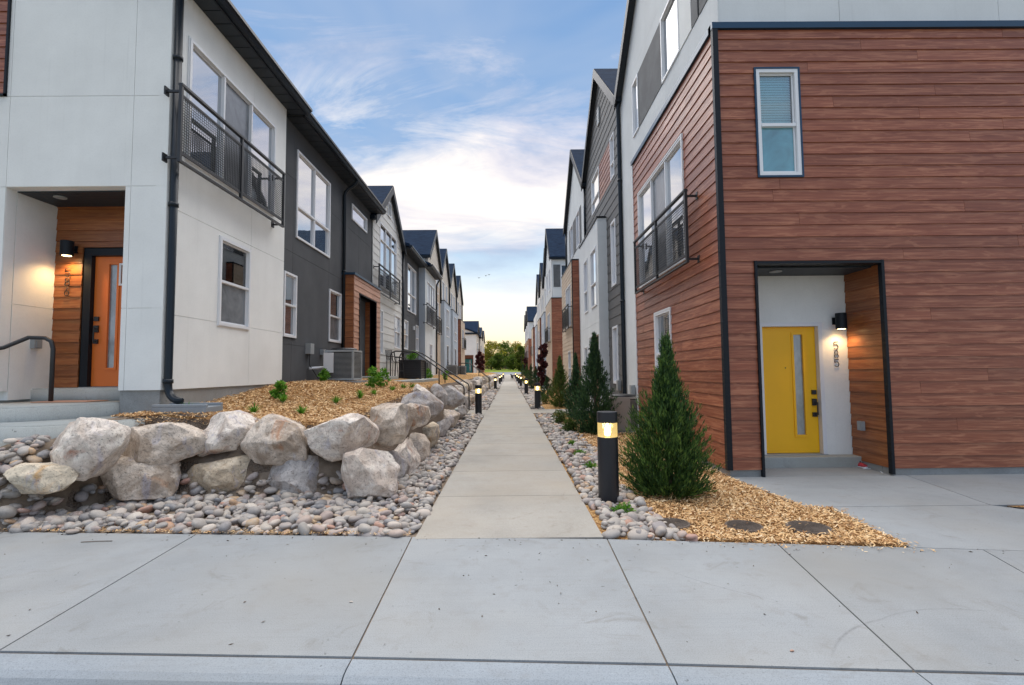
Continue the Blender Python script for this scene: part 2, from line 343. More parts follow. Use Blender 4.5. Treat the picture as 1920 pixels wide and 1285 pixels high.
MT['leaf_backlit2'] = m_leaf('green_broadleaf_foliage', (.04, .08, .012), (.10, .16, .02), (.22, .27, .04), .4)
MT['leaf_red'] = m_leaf('plum_red_foliage', (.025, .008, .010), (.07, .018, .022), (.15, .04, .04), .3)
MT['bark'] = m_dirt('bark', (.06, .045, .035), (.16, .12, .09))
MT['lawn'] = m_dirt('lawn', (.10, .16, .02), (.25, .30, .045))
MT['asphalt'] = m_dirt('asphalt', (.16, .17, .19), (.25, .26, .28))
MT['ground'] = m_dirt('bare_ground', (.12, .11, .07), (.22, .20, .12))
MT['bollard'] = m_paint('bollard_black', (.010, .012, .018), .4)
MT['bulb'] = m_emit('warm_bulb', (1., .80, .42), 9.)
MT['lampface'] = m_emit('warm_lamp_face', (1., .72, .34), 6.)
def m_lampglass():
    m = M('glowing_lamp_glass'); t = m.N.new('ShaderNodeBsdfTransparent'); t.inputs[0].default_value = (1, .93, .75, 1)
    e = m.N.new('ShaderNodeEmission'); e.inputs[0].default_value = (1., .72, .27, 1); e.inputs[1].default_value = 1.1
    g = m.N.new('ShaderNodeBsdfGlossy'); g.inputs[1].default_value = .05
    a = m.N.new('ShaderNodeMixShader'); a.inputs[0].default_value = .34; m.L.new(t.outputs[0], a.inputs[1]); m.L.new(e.outputs[0], a.inputs[2])
    b = m.N.new('ShaderNodeMixShader'); b.inputs[0].default_value = .10; m.L.new(a.outputs[0], b.inputs[1]); m.L.new(g.outputs[0], b.inputs[2])
    m.L.new(b.outputs[0], m.out.inputs[0]); return m.m
MT['lampglass'] = m_lampglass()
MT['red'] = m_paint('red_fabric', (.40, .03, .04), .7, .3)
MT['rubber'] = m_paint('dark_sole', (.03, .03, .035), .7)
MT['lid'] = m_dirt('valve_lid_plastic', (.075, .06, .05), (.17, .14, .12))

# ------------------------------------------------------------------ object helpers
ROOT = {}
def tag(o, label=None, cat=None, group=None, kind=None):
    if label: o['label'] = label
    if cat: o['category'] = cat
    if group: o['group'] = group
    if kind: o['kind'] = kind
    return o
def thing(name, loc, label, cat, group=None):
    o = bpy.data.objects.new(name, None); o.location = loc; o.empty_display_size = .2; COL.objects.link(o)
    ROOT[o.name] = Vector(loc); return tag(o, label, cat, group)
def rootloc(p):
    while p is not None:
        if p.name in ROOT: return ROOT[p.name]
        p = p.parent
    return Vector((0, 0, 0))
def link(name, me, mat, parent=None):
    o = bpy.data.objects.new(name, me)
    if mat is not None and not me.materials: me.materials.append(MT[mat] if isinstance(mat, str) else mat)
    COL.objects.link(o)
    if parent is not None: o.parent = parent
    return o
def mesh(name, verts, faces, mat, parent=None, smooth=False, fix=True):
    """verts in WORLD coordinates; stored relative to the parent thing's base"""
    off = rootloc(parent)
    me = bpy.data.meshes.new(name); me.from_pydata([tuple(Vector(v)-off) for v in verts], [], faces)
    if fix:
        bm = bmesh.new(); bm.from_mesh(me); bmesh.ops.recalc_face_normals(bm, faces=bm.faces); bm.to_mesh(me); bm.free()
    if smooth: me.shade_smooth()
    me.update(); return link(name, me, mat, parent)
class G:
    """geometry collector"""
    def __init__(s): s.v = []; s.f = []
    def hexa(s, p):
        b = len(s.v); s.v += [tuple(q) for q in p]
        s.f += [tuple(b+i for i in q) for q in ((0, 1, 2, 3), (7, 6, 5, 4), (0, 4, 5, 1), (1, 5, 6, 2), (2, 6, 7, 3), (3, 7, 4, 0))]
    def box(s, x0, x1, y0, y1, z0, z1):
        s.hexa([(x0, y0, z0), (x1, y0, z0), (x1, y1, z0), (x0, y1, z0), (x0, y0, z1), (x1, y0, z1), (x1, y1, z1), (x0, y1, z1)])
    def tube(s, pts, r, n=8, cap=True, r2=None):
        pts = [Vector(p) for p in pts]; rings = []
        up = None
        for i, p in enumerate(pts):
            d = (pts[min(i+1, len(pts)-1)]-pts[max(i-1, 0)]).normalized()
            a = up if up is not None else (Vector((0, 0, 1)) if abs(d.z) < .9 else Vector((1, 0, 0)))
            u = (a-d*a.dot(d)).normalized(); up = u; v = d.cross(u)
            rr = r if r2 is None else r+(r2-r)*i/(len(pts)-1)
            b = len(s.v); s.v += [tuple(p+(u*math.cos(t)+v*math.sin(t))*rr) for t in [2*math.pi*k/n for k in range(n)]]; rings.append(b)
        for a, b in zip(rings, rings[1:]):
            s.f += [(a+k, a+(k+1) % n, b+(k+1) % n, b+k) for k in range(n)]
        if cap: s.f += [tuple(rings[0]+k for k in range(n))[::-1], tuple(rings[-1]+k for k in range(n))]
    def lathe(s, c, prof, n=24):
        rings = []
        for r, z in prof:
            b = len(s.v); s.v += [(c[0]+r*math.cos(2*math.pi*k/n), c[1]+r*math.sin(2*math.pi*k/n), c[2]+z) for k in range(n)]; rings.append(b)
        for a, b in zip(rings, rings[1:]): s.f += [(a+k, a+(k+1) % n, b+(k+1) % n, b+k) for k in range(n)]
        s.f += [tuple(rings[0]+k for k in range(n))[::-1], tuple(rings[-1]+k for k in range(n))]
    def prism(s, poly, ex):
        n = len(poly); b = len(s.v); e = Vector(ex); s.v += [tuple(Vector(p)) for p in poly]+[tuple(Vector(p)+e) for p in poly]
        s.f += [tuple(range(b, b+n))[::-1], tuple(range(b+n, b+2*n))]+[(b+i, b+(i+1) % n, b+n+(i+1) % n, b+n+i) for i in range(n)]
    def build(s, name, mat, parent=None, smooth=False, bevel=0):
        o = mesh(name, s.v, s.f, mat, parent, smooth)
        if bevel:
            bm = bmesh.new(); bm.from_mesh(o.data)
            bmesh.ops.bevel(bm, geom=bm.edges[:], offset=bevel, segments=2, affect='EDGES', profile=.6, clamp_overlap=True); bm.to_mesh(o.data); bm.free()
        return o
class Fr:
    """a wall plane: u runs along it, z up, d outward"""
    def __init__(s, o, U, Nn): s.o = Vector(o); s.U = Vector(U); s.N = Vector(Nn)
    def P(s, u, z, d=0.): return s.o+s.U*u+Vector((0, 0, z))+s.N*d
    def box(s, g, u0, u1, z0, z1, d0, d1):
        P = s.P; g.hexa([P(u0, z0, d0), P(u1, z0, d0), P(u1, z0, d1), P(u0, z0, d1), P(u0, z1, d0), P(u1, z1, d0), P(u1, z1, d1), P(u0, z1, d1)])
def FX(X, side): return Fr((X, 0, 0), (0, 1, 0), (1 if side == 'L' else -1, 0, 0))     # wall along the path
def FY(Y): return Fr((0, Y, 0), (1, 0, 0), (0, -1, 0))                                  # wall facing the street
def rX(X, a, b):      # opening on a path-side wall, from two opposite picture corners
    (ya, za), (yb, zb) = onX(*a, X), onX(*b, X); return [min(ya, yb), max(ya, yb), min(za, zb), max(za, zb)]
def rY(Y, a, b):
    (xa, za), (xb, zb) = onY(*a, Y), onY(*b, Y); return [min(xa, xb), max(xa, xb), min(za, zb), max(za, zb)]
def slab(g, fr, u0, u1, z0, z1, ops, d0, d1):
    us = sorted({u0, u1, *[min(max(v, u0), u1) for o in ops for v in o[:2]]}); zs = sorted({z0, z1, *[min(max(v, z0), z1) for o in ops for v in o[2:4]]})
    hole = lambda u, z: any(o[0] < u < o[1] and o[2] < z < o[3] for o in ops)
    P = fr.P
    def q(a, b, c, d): k = len(g.v); g.v += [tuple(a), tuple(b), tuple(c), tuple(d)]; g.f.append((k, k+1, k+2, k+3))
    nu, nz = len(us)-1, len(zs)-1
    S = [[(not hole((us[i]+us[i+1])/2, (zs[j]+zs[j+1])/2)) and us[i+1]-us[i] > 1e-6 and zs[j+1]-zs[j] > 1e-6 for j in range(nz)] for i in range(nu)]
    for i in range(nu):
        for j in range(nz):
            if not S[i][j]: continue
            a, b, c, d = us[i], us[i+1], zs[j], zs[j+1]
            q(P(a, c, d1), P(b, c, d1), P(b, d, d1), P(a, d, d1))
            if i == 0 or not S[i-1][j]: q(P(a, c, d0), P(a, c, d1), P(a, d, d1), P(a, d, d0))
            if i == nu-1 or not S[i+1][j]: q(P(b, c, d0), P(b, c, d1), P(b, d, d1), P(b, d, d0))
            if j == 0 or not S[i][j-1]: q(P(a, c, d0), P(b, c, d0), P(b, c, d1), P(a, c, d1))
            if j == nz-1 or not S[i][j+1]: q(P(a, d, d0), P(b, d, d0), P(b, d, d1), P(a, d, d1))
def wall(fr, u0, u1, z0, z1, ops, mat, parent, ju=(), jz=(), gap=.007, gable=None):
    """stucco wall: backing plus one object per panel between the control joints"""
    g = G(); slab(g, fr, u0, u1, z0, z1, ops, -.16, -.012)
    if gable:
        uc, za = gable; g.prism([fr.P(u0, z1, -.16), fr.P(u1, z1, -.16), fr.P(uc, za, -.16)], fr.N*.148)
    mesh('wall', g.v, g.f, mat, parent, fix=False)
    ju, jz = sorted(ju), sorted(jz)
    ue = [u0]+[j for j in ju if u0+.2 < j < u1-.2]+[u1]; ze = [z0]+[j for j in jz if z0+.2 < j < z1-.2]+[z1]
    for a, b in zip(ue, ue[1:]):
        for c, d in zip(ze, ze[1:]):
            k = G(); slab(k, fr, a+(gap/2 if a > u0 else 0), b-(gap/2 if b < u1 else 0), c+(gap/2 if c > z0 else 0), d-(gap/2 if d < z1 else 0), ops, -.0115, 0)
            if k.f: mesh('wall_panel', k.v, k.f, mat, parent, fix=False)
    if gable:
        uc, za = gable; k = G(); k.prism([fr.P(u0, z1+.004, -.0115), fr.P(u1, z1+.004, -.0115), fr.P(uc, za, -.0115)], fr.N*.0115); k.build('gable_panel', mat, parent)
def sub_iv(iv, a, b):
    out = []
    for p, q in iv:
        if b <= p or a >= q: out.append((p, q)); continue
        if a > p: out.append((p, a))
        if b < q: out.append((b, q))
    return [(p, q) for p, q in out if q-p > .012]
def boards(fr, u0, u1, z0, z1, expo, ops, mat, parent, blen=3.6, gable=None, join=False, th=.019, z_off=0., name='siding_board', backing=True):
    """lap siding, one object per board; thick at the lower edge so every lap casts its own line"""
    if backing:
        g = G(); slab(g, fr, u0, u1, z0, z1, ops, -.16, -.012)
        if gable: g.prism([fr.P(u0, z1, -.16), fr.P(u1, z1, -.16), fr.P(gable[0], gable[1], -.16)], fr.N*.14)
        mesh('wall', g.v, g.f, mat if join else 'darkback', parent, fix=False)
    zt = gable[1] if gable else z1
    r = random.Random(int(abs(u0*1000+z0*77+fr.o.x*31+fr.o.y*17)) % 99991); J = G()
    def lim(z):
        if not gable or z <= z1: return (u0, u1)
        t = (z-z1)/(gable[1]-z1); return (u0+(gable[0]-u0)*t, u1+(gable[0]-u1)*t)
    z = z0-z_off; k = 0
    while z < zt-.02:
        a, b = max(z, z0), min(z+expo, zt); k += 1
        if b-a < .02: z += expo; continue
        iv = [lim(a)]
        for o in ops:
            if o[2] <= a+.004 and o[3] >= b-.004: iv = sub_iv(iv, o[0], o[1])
        part = [o for o in ops if o[2] < b-.004 and o[3] > a+.004 and not (o[2] <= a+.004 and o[3] >= b-.004)]
        jx = u0-r.random()*blen; cuts = []
        while jx < u1: cuts.append(jx); jx += blen*r.uniform(.9, 1.02)
        for p, q in iv:
            ps = [p]+[c for c in cuts if p+.35 < c < q-.35]+[q]
            for c, d in zip(ps, ps[1:]):
                c2 = c+(.002 if c > p else 0); d2 = d-(.002 if d < q else 0)
                g = J if join else G()
                zs = sorted({a, b, *[v for o in part for v in o[2:4] if a < v < b]})
                for s0, s1 in zip(zs, zs[1:]):
                    ivs = [(c2, d2)]
                    for o in part:
                        if o[2] <= s0+.001 and o[3] >= s1-.001: ivs = sub_iv(ivs, o[0], o[1])
                    for m0, m1 in ivs:
                        l0, l1 = lim(s0), lim(s1)
                        p0, p1 = max(m0, l0[0]), min(m1, l0[1]); q0, q1 = max(m0, l1[0]), min(m1, l1[1])
                        if p1-p0 < .01: continue
                        if q1 < q0: q0 = q1 = (q0+q1)/2
                        dd = lambda zz: th-(th-.004)*(zz-a)/expo
                        P = fr.P
                        g.hexa([P(p0, s0, -.0115), P(p1, s0, -.0115), P(p1, s0, dd(s0)), P(p0, s0, dd(s0)), P(q0, s1, -.0115), P(q1, s1, -.0115), P(q1, s1, dd(s1)), P(q0, s1, dd(s1))])
                if not join and g.f: g.build(name, mat, parent)
        z += expo
    if join and J.f: tag(J.build('siding', mat, parent), kind='stuff')
def rim(g, fr, u0, u1, z0, z1, w_, d0, d1):
    fr.box(g, u0, u0+w_, z0, z1, d0, d1); fr.box(g, u1-w_, u1, z0, z1, d0, d1)
    fr.box(g, u0+w_, u1-w_, z1-w_, z1, d0, d1); fr.box(g, u0+w_, u1-w_, z0, z0+w_, d0, d1)
def window(fr, o, parent, mu=(), mz=(), mats=('glass',), fw=.05, proud=.03, fmat='vinyl', blinds=None, label=None):
    """frame ring standing proud, bars, one recessed pane per light (mu, mz = fractions of the bars)"""
    u0, u1, z0, z1 = o[:4]; g = G(); e = .006
    rim(g, fr, u0-e, u1+e, z0-e, z1+e, fw, -.07, proud)
    us = [u0+fw]+[u0+(u1-u0)*t for t in mu]+[u1-fw]; zs = [z0+fw]+[z0+(z1-z0)*t for t in mz]+[z1-fw]
    bw = fw*.42
    for u in us[1:-1]: fr.box(g, u-bw, u+bw, z0+fw, z1-fw, -.06, proud-.008)
    for z in zs[1:-1]: fr.box(g, u0+fw, u1-fw, z-bw, z+bw, -.06, proud-.004)
    w_ = g.build('window', fmat, parent)
    if label: w_['label'] = label
    n = 0
    for j in range(len(zs)-1):
        for i in range(len(us)-1):
            m = mats[n % len(mats)]; n += 1
            a, b, c, d = us[i]-.005, us[i+1]+.005, zs[j]-.005, zs[j+1]+.005
            k = G(); fr.box(k, a, b, c, d, -.036, -.030); k.build('pane', m, w_)
            if fr.o.length < 30 and o[4:] != ['far']:
                k = G(); rim(k, fr, us[i], us[i+1], zs[j], zs[j+1], .022, -.029, -.012); k.build('sash', fmat, w_)
    if blinds:
        g = G(); slab(g, fr, u0+.01, u1-.01, z0+.01, z1-.01, [], -.155, -.15); g.build('dark_backing', 'darkback', w_)  # near-black sheet stands in for the unlit room behind the blind
        g = G(); z = z0+.03+(z1-z0)*blinds[1]
        while z < z1-.04:
            P = fr.P; a, b = u0+.055, u1-.055
            g.hexa([P(a, z, -.10), P(b, z, -.10), P(b, z+.003, -.10), P(a, z+.003, -.10), P(a, z+.042, -.118), P(b, z+.042, -.118), P(b, z+.045, -.118), P(a, z+.045, -.118)]); z += .040
        tag(g.build('blind', blinds[0], w_), kind='stuff')
    return w_
def casing(fr, o, parent, mat='coping', w_=.045, proud=.036, name='window_trim'):
    g = G(); rim(g, fr, o[0]-w_, o[1]+w_, o[2]-w_, o[3]+w_, w_, -.005, proud); g.build(name, mat, parent)
def balcony(fr, o, parent, off=.2, mesh_pitch=.075, detail=2, nmid=1, side=True, name='balcony_rail'):
    """juliet balcony: square-tube frame on brackets, mid posts, welded mesh infill"""
    u0, u1, z0, z1 = o; t = .022; g = G()
    for u in [u0+t]+[u0+(u1-u0)*(i+1)/(nmid+1) for i in range(nmid)]+[u1-t]: fr.box(g, u-t, u+t, z0, z1, off-t, off+t)
    fr.box(g, u0, u1, z1, z1+.035, off-.03, off+.03); fr.box(g, u0, u1, z0-.03, z0, off-.024, off+.024)
    fr.box(g, u0+.05, u1-.05, z1-.14, z1-.115, off-.013, off+.013); fr.box(g, u0+.05, u1-.05, z0+.09, z0+.115, off-.013, off+.013)
    r = g.build(name, 'iron', parent)
    for u in (u0+t, u1-t):
        for z in (z0+.03, z1-.08):
            k = G(); fr.box(k, u-.016, u+.016, z-.016, z+.016, 0.02, off-t); fr.box(k, u-.045, u+.045, z-.06, z+.06, .0, .02); k.build('bracket', 'iron', r)
    if detail:
        k = G(); bars = [u0]+[u0+(u1-u0)*(i+1)/(nmid+1) for i in range(nmid)]+[u1]
        rr = .0035 if detail > 1 else .006
        for a, b in zip(bars, bars[1:]):
            a += .06; b -= .06
            rim(k, fr, a-.015, b+.015, z0+.115, z1-.14, .018, off-.009, off+.009)
            u = a
            while u < b: fr.box(k, u-rr, u+rr, z0+.115, z1-.14, off-rr, off+rr); u += mesh_pitch
            z = z0+.115+mesh_pitch*.6
            while z < z1-.16: fr.box(k, a, b, z-rr, z+rr, off+rr*.2, off+rr*2); z += mesh_pitch*.8
        tag(k.build('mesh_infill', 'iron', r), kind='stuff')
    return r
def gable_roof(fr, u0, u1, ze, za, parent, depth=8., over=.42, eave=.30, th=.16, uc=None, fascia='trimblack', gutter=True):
    """ridge at right angles to the wall, running back by depth"""
    uc = (u0+u1)/2 if uc is None else uc; P = fr.P
    for a, sgn in ((u0, -1), (u1, 1)):
        sl = (za-ze)/(uc-a) if abs(uc-a) > 1e-4 else 0
        e = a+sgn*eave; zE = ze+sl*(e-a)
        g = G(); g.prism([P(e, zE+.05, over), P(uc, za+.05, over), P(uc, za+.05+th, over), P(e, zE+.05+th, over)], fr.N*-(depth+over)); g.build('roof', 'shingle', parent)
        g = G(); g.prism([P(e, zE-.14, over+.004), P(uc, za-.14, over+.004), P(uc, za+.03+th, over+.004), P(e, zE+.03+th, over+.004)], fr.N*.03); g.build('rake_board', fascia, parent)
        g = G(); g.prism([P(e, zE-.01, over-.01), P(uc, za-.01, over-.01), P(uc, za+.04, over-.01), P(e, zE+.04, over-.01)], fr.N*-(over+.02)); g.build('soffit', 'soffit', parent)
        if gutter:
            g = G(); uu = e+sgn*.06; g.prism([P(e, zE-.02, over), P(uu+sgn*.06, zE+.0, over), P(uu+sgn*.07, zE+.13, over), P(e, zE+.13, over)], fr.N*-(depth+over)); g.build('gutter', 'pipe', parent)
def eave_roof(fr, u0, u1, ze, parent, over=.42, slope=.35, depth=5., ends=.0):
    """ridge parallel to the path: soffit boards, fascia and a gutter along the eave"""
    P = fr.P; g = G(); th = .14
    prof = [(over, ze+.08), (-depth, ze+.08+slope*(depth+over)), (-depth, ze+.08+th+slope*(depth+over)), (over, ze+.08+th)]
    g.prism([P(u0-ends, z, d) for d, z in prof], fr.U*(u1-u0+2*ends)); g.build('roof', 'shingle', parent)
    u = u0-ends
    while u < u1+ends-.01:
        b = min(u+.30, u1+ends); k = G(); fr.box(k, u+.009, b-.009, ze+.0, ze+.018, .0, over-.02); k.build('soffit_board', 'soffit', parent); u = b
    g = G(); fr.box(g, u0-ends, u1+ends, ze+.019, ze+.05, -.1, over-.02); g.build('eave_board', 'darkback', parent)
    g = G(); fr.box(g, u0-ends-.02, u1+ends+.02, ze-.03, ze+.16, over-.018, over+.01); g.build('fascia', 'trimblack', parent)
    g = G(); g.prism([P(u0-ends-.03, z, d) for d, z in ((over+.012, ze+.0), (over+.075, ze+.01), (over+.10, ze+.07), (over+.135, ze+.08), (over+.135, ze+.135), (over+.012, ze+.135))], fr.U*(u1-u0+2*ends+.06)); g.build('gutter', 'pipe', parent)
def pipe_down(pts, parent, r=.045, bands=()):
    g = G()
    pts = [Vector(p) for p in pts]; out = [pts[0]]
    for a, b, c in zip(pts, pts[1:], pts[2:]):
        t = min(.12, (b-a).length*.45, (c-b).length*.45); p = b+(a-b).normalized()*t; q = b+(c-b).normalized()*t
        out += [p, p.lerp(b, .5).lerp(b.lerp(q, .5), .5), q]
    out.append(pts[-1]); g.tube(out, r, 10)
    for z in bands:
        c = next((a.lerp(b, (z-a.z)/(b.z-a.z)) for a, b in zip(pts, pts[1:]) if abs(b.z-a.z) > .3 and min(a.z, b.z) <= z <= max(a.z, b.z)), None)
        if c: g.tube([c-Vector((0, 0, .03)), c+Vector((0, 0, .03))], r*1.25, 10)
    return g.build('downspout', 'pipe', parent, smooth=True)
def closed_body(fr, u0, u1, z0, z1, parent, mat, depth=8., near=True, roof=True):
    """the end, back and far walls behind a facade"""
    g = G(); P = fr.P
    for u in ((u0, u1)): 
        s = .15 if u == u0 else -.15
        g.hexa([P(u, z0, -.17), P(u, z0, -depth), P(u+s, z0, -depth), P(u+s, z0, -.17), P(u, z1, -.17), P(u, z1, -depth), P(u+s, z1, -depth), P(u+s, z1, -.17)])
    fr.box(g, u0+.16, u1-.16, z0, z1, -depth, -depth+.15); fr.box(g, u0+.16, u1-.16, z1-.25, z1-.15, -depth+.16, -.17)
    g.build('side_wall', mat, parent)
FONT_CACHE = {}
def text_obj(ch, fr, u, z, d, size, depth, mat, parent, name='digit'):
    cu = bpy.data.curves.new('t', 'FONT'); cu.body = ch; cu.size = size; cu.extrude = depth/2; cu.align_x = 'CENTER'; cu.resolution_u = 4
    o = bpy.data.objects.new('t', cu); COL.objects.link(o); dg = bpy.context.evaluated_depsgraph_get(); me = bpy.data.meshes.new_from_object(o.evaluated_get(dg))
    bpy.data.objects.remove(o); me.name = name
    off = rootloc(parent); Uv = fr.U if fr.N.y < -.5 or fr.N.x > .5 else -fr.U
    for v in me.vertices: v.co = fr.P(u, z, d)+Uv*v.co.x+Vector((0, 0, v.co.y))+fr.N*v.co.z-off
    me.materials.clear(); return link(name, me, mat, parent)
def digit(ch, fr, u, z, d, h, parent):
    """house-number numeral bent from a flat bar, drawn as a stroke"""
    w2 = h*.28; S = []
    def arc(cx, cz, rx, rz, a0, a1, n=14): return [(cx+rx*math.cos(math.radians(a0+(a1-a0)*i/n)), cz+rz*math.sin(math.radians(a0+(a1-a0)*i/n))) for i in range(n+1)]
    if ch == '5': S = [[(w2, h), (-w2*.8, h), (-w2, h*.56)]+arc(0, h*.33, w2*1.05, h*.33, 130, -145)]
    if ch == '8': S = [arc(0, h*.75, w2*.8, h*.25, -90, 270, 18), arc(0, h*.26, w2, h*.26, 90, 450, 18)]
    if ch == '6': S = [[(w2*.5, h), (-w2*.55, h*.5)]+arc(0, h*.28, w2, h*.28, 155, 515, 18)]
    if ch == '1': S = [[(-w2*.6, h*.8), (w2*.1, h), (w2*.1, 0)]]
    g = G()
    for s in S: g.tube([fr.P(u+a, z+b, d) for a, b in s], h*.045, 6)
    return g.build('digit', 'iron', parent, smooth=True)
def sconce(fr, u, z, parent, h=.24, r=.075, power=6.):
    c = fr.P(u, z, .15); g = G(); g.lathe((c.x, c.y, c.z-h/2), [(r*.86, .006), (r, 0), (r, h), (r*.9, h+.004)], 24); fr.box(g, u-.05, u+.05, z-.045, z+.07, .0, .022); fr.box(g, u-.02, u+.02, z-.02, z+.03, .022, .10)
    s = g.build('wall_lamp', 'trimblack', parent)
    g = G(); g.lathe((c.x, c.y, c.z-h/2-.004), [(r*.7, 0), (r*.7, .004)], 20); g.build('lamp_face', 'lampface', s)
    ld = bpy.data.lights.new('lamp_light', 'SPOT'); ld.energy = power; ld.color = (1., .62, .27); ld.spot_size = math.radians(150); ld.spot_blend = .8; ld.shadow_soft_size = .05
    lo = bpy.data.objects.new('lamp_light', ld); COL.objects.link(lo); lo.location = c-Vector((0, 0, h/2+.03))-rootloc(parent); lo.parent = parent
def door(fr, o, parent, mat, frame, swing='R', glass='frost', depth=-.06, fw=.06, gl=(.62, .78), hz=.42):
    """panel door with a tall narrow light in a raised moulding, lever set"""
    u0, u1, z0, z1 = o; g = G(); rim_ = [(u0-fw, u0+.004, z0, z1+fw), (u1-.004, u1+fw, z0, z1+fw), (u0+.004, u1-.004, z1-.004, z1+fw)]
    for r in rim_: fr.box(g, *r, depth-.03, .02)
    g.build('door_frame', frame, parent)
    W = u1-u0; a, b = u0+W*gl[0], u0+W*gl[1]; c, d = z0+(z1-z0)*.145, z0+(z1-z0)*.935
    g = G(); slab(g, fr, u0+.008, u1-.008, z0+.010, z1-.008, [[a, b, c, d]], depth-.05, depth); dr = g.build('door', mat, parent)
    g = G(); rim(g, fr, a-.035, b+.035, c-.035, d+.035, .035, depth+.0005, depth+.014); g.build('light_moulding', mat, dr)
    g = G(); fr.box(g, a, b, c, d, depth-.03, depth-.02); g.build('glass_light', glass, dr)
    hu = u1-.07 if swing == 'R' else u0+.07; zz = z0+(z1-z0)*hz
    for z in (zz+.16, zz, zz-.20):
        g = G(); hh = .035 if z != zz else .055; fr.box(g, hu-.035, hu+.035, z-hh, z+hh, depth+.001, depth+.03); g.build('door_lock' if z > zz else 'handle_plate', 'iron', dr)
    g = G(); g.tube([fr.P(hu+.012, zz, depth+.03), fr.P(hu+.012, zz, depth+.075), fr.P(hu+.012, zz-.20, depth+.075), fr.P(hu+.012, zz-.20, depth+.03)], .011, 8); g.build('door_handle', 'iron', dr)
    g = G(); fr.box(g, u0-fw, u1+fw, z0-.03, z0+.004, depth-.06, .04); g.build('threshold', 'metalgrey', parent)
    return dr
# ================================================================== GROUND, PAVEMENT, PATH
def smooth(t): t = min(1, max(0, t)); return t*t*(3-2*t)
def far_z(Y):                                   # the ground climbs a little beyond the last houses
    if Y < 82: return 0.
    if Y < 109: return .78*smooth((Y-82)/27)
    return .78+(Y-109)*.030 if Y < 150 else 2.0+(Y-150)*.004
def top_left(X, Y):
    a = 1.02+.32*smooth((Y-6.6)/4.6); b = .88+.24*smooth((Y-6.8)/7.)
    t = smooth((-X-2.2)/2.4); return b+(a-b)*t
def left_h(X, Y):
    if X > -1.55: return far_z(Y)
    y1 = 6.15 if X > -4.6 else 6.15-1.40*smooth((-X-4.6)/.7)
    A = smooth((-X-1.75)/.75); B = smooth((Y-y1)/(.55 if X > -4.9 else .85))
    tp = top_left(X, Y)
    if X < -5.1 and Y < 7.5: tp = tp+(.80-tp)*smooth((-X-4.98)/.3)
    h = tp*min(A, B)
    if Y > 100: h *= 1-smooth((Y-100)/8); 
    return max(h, far_z(Y))
def grid(xs, ys, fn):
    v = [(x, y, fn(x, y)) for y in ys for x in xs]; n = len(xs)
    return v, [(j*n+i, j*n+i+1, (j+1)*n+i+1, (j+1)*n+i) for j in range(len(ys)-1) for i in range(n-1)]
# base sheet out to the horizon
ys = [-30, 0, 20, 60, 82, 88, 94, 100, 106, 109, 120, 135, 150, 180, 260, 500, 1400]
v, f = grid([-1200, -300, -80, -20, -8, 0, 8, 20, 80, 300, 1200], ys, lambda x, y: far_z(y)-.13)
tag(mesh('ground', v, f, 'ground', smooth=True), 'bare ground under and around everything out to the horizon', 'ground', kind='structure')
g = G(); g.box(-40, 40, -14, 1.9, -.30, -.155); tag(g.build('road', 'asphalt'), 'grey road in front of the kerb', 'road', kind='structure')
# street pavement: edges are not square to the path; joint lines from the photo
Z00 = lambda a, b: onZ(a, b, 0.)
E0, E1 = (-5.08, 5.01), (.88, 4.63)
def inner(x): return 4.66-.0655*(x-0)*1.05 if x < .9 else 4.62-.125*(x-.88)
def outer(x): return 2.74-.05*x-.018*max(0, x)
pave = bpy.data.objects.new('pavement', None); COL.objects.link(pave); tag(pave, 'pale concrete street pavement cut into slabs', 'pavement', kind='structure')
ROOT['pavement'] = Vector((0, 0, 0))
def slab_poly(name, pts, z1, th, mat, parent, bev=.010):
    bm = bmesh.new(); vs_ = [bm.verts.new((x, y, z1(x, y) if callable(z1) else z1)) for x, y in pts]; fc = bm.faces.new(vs_)
    r = bmesh.ops.inset_region(bm, faces=[fc], thickness=bev, depth=0)
    inner_v = set(fc.verts)
    for vv in bm.verts:
        if vv not in inner_v: vv.co.z -= bev*.8
    ed = [e for e in bm.edges if e.is_boundary]; ex = bmesh.ops.extrude_edge_only(bm, edges=ed)
    for vv in ex['geom']:
        if isinstance(vv, bmesh.types.BMVert): vv.co.z -= th
    bmesh.ops.recalc_face_normals(bm, faces=bm.faces)
    me = bpy.data.meshes.new(name); bm.to_mesh(me); bm.free(); return link(name, me, mat, parent)
g = G(); g.prism([(-9.2, outer(-9.2)+.01, -.016), (8.8, outer(8.8)+.01, -.016), (8.8, inner(8.8)-.01, -.016), (.9, inner(.9)-.01, -.016), (-9.2, inner(-9.2)-.01, -.016)], (0, 0, .004)); g.build('joint_fill', 'dirt', pave)
add_scuffs(MT['concrete'], [(Z00(1562, 1222), Z00(1592, 1184), Z00(1645, 1163), .012, .55), (Z00(1268, 1075), Z00(1350, 1101), Z00(1445, 1124), .008, .45), (Z00(1655, 1160), Z00(1760, 1142), Z00(1850, 1146), .010, .4), (Z00(1860, 1040), Z00(1890, 1048), Z00(1919, 1062), .008, .4)])
joints = [(-9.2, -7.6), (-5.05, -4.25), (-3.05, -2.9), (-.93, -.87), (.885, .82), (2.36, 2.06), (4.0, 3.45), (5.6, 4.9), (7.2, 6.4), (8.8, 7.9)]
gp = .006
for (a, b), (c, d) in zip(joints, joints[1:]):
    if a == -5.05 : pass
    slab_poly('slab', [(b+gp, outer(b)), (d-gp, outer(d)), (c-gp, inner(c)), (a+gp, inner(a))], 0., .11, 'concrete', pave)
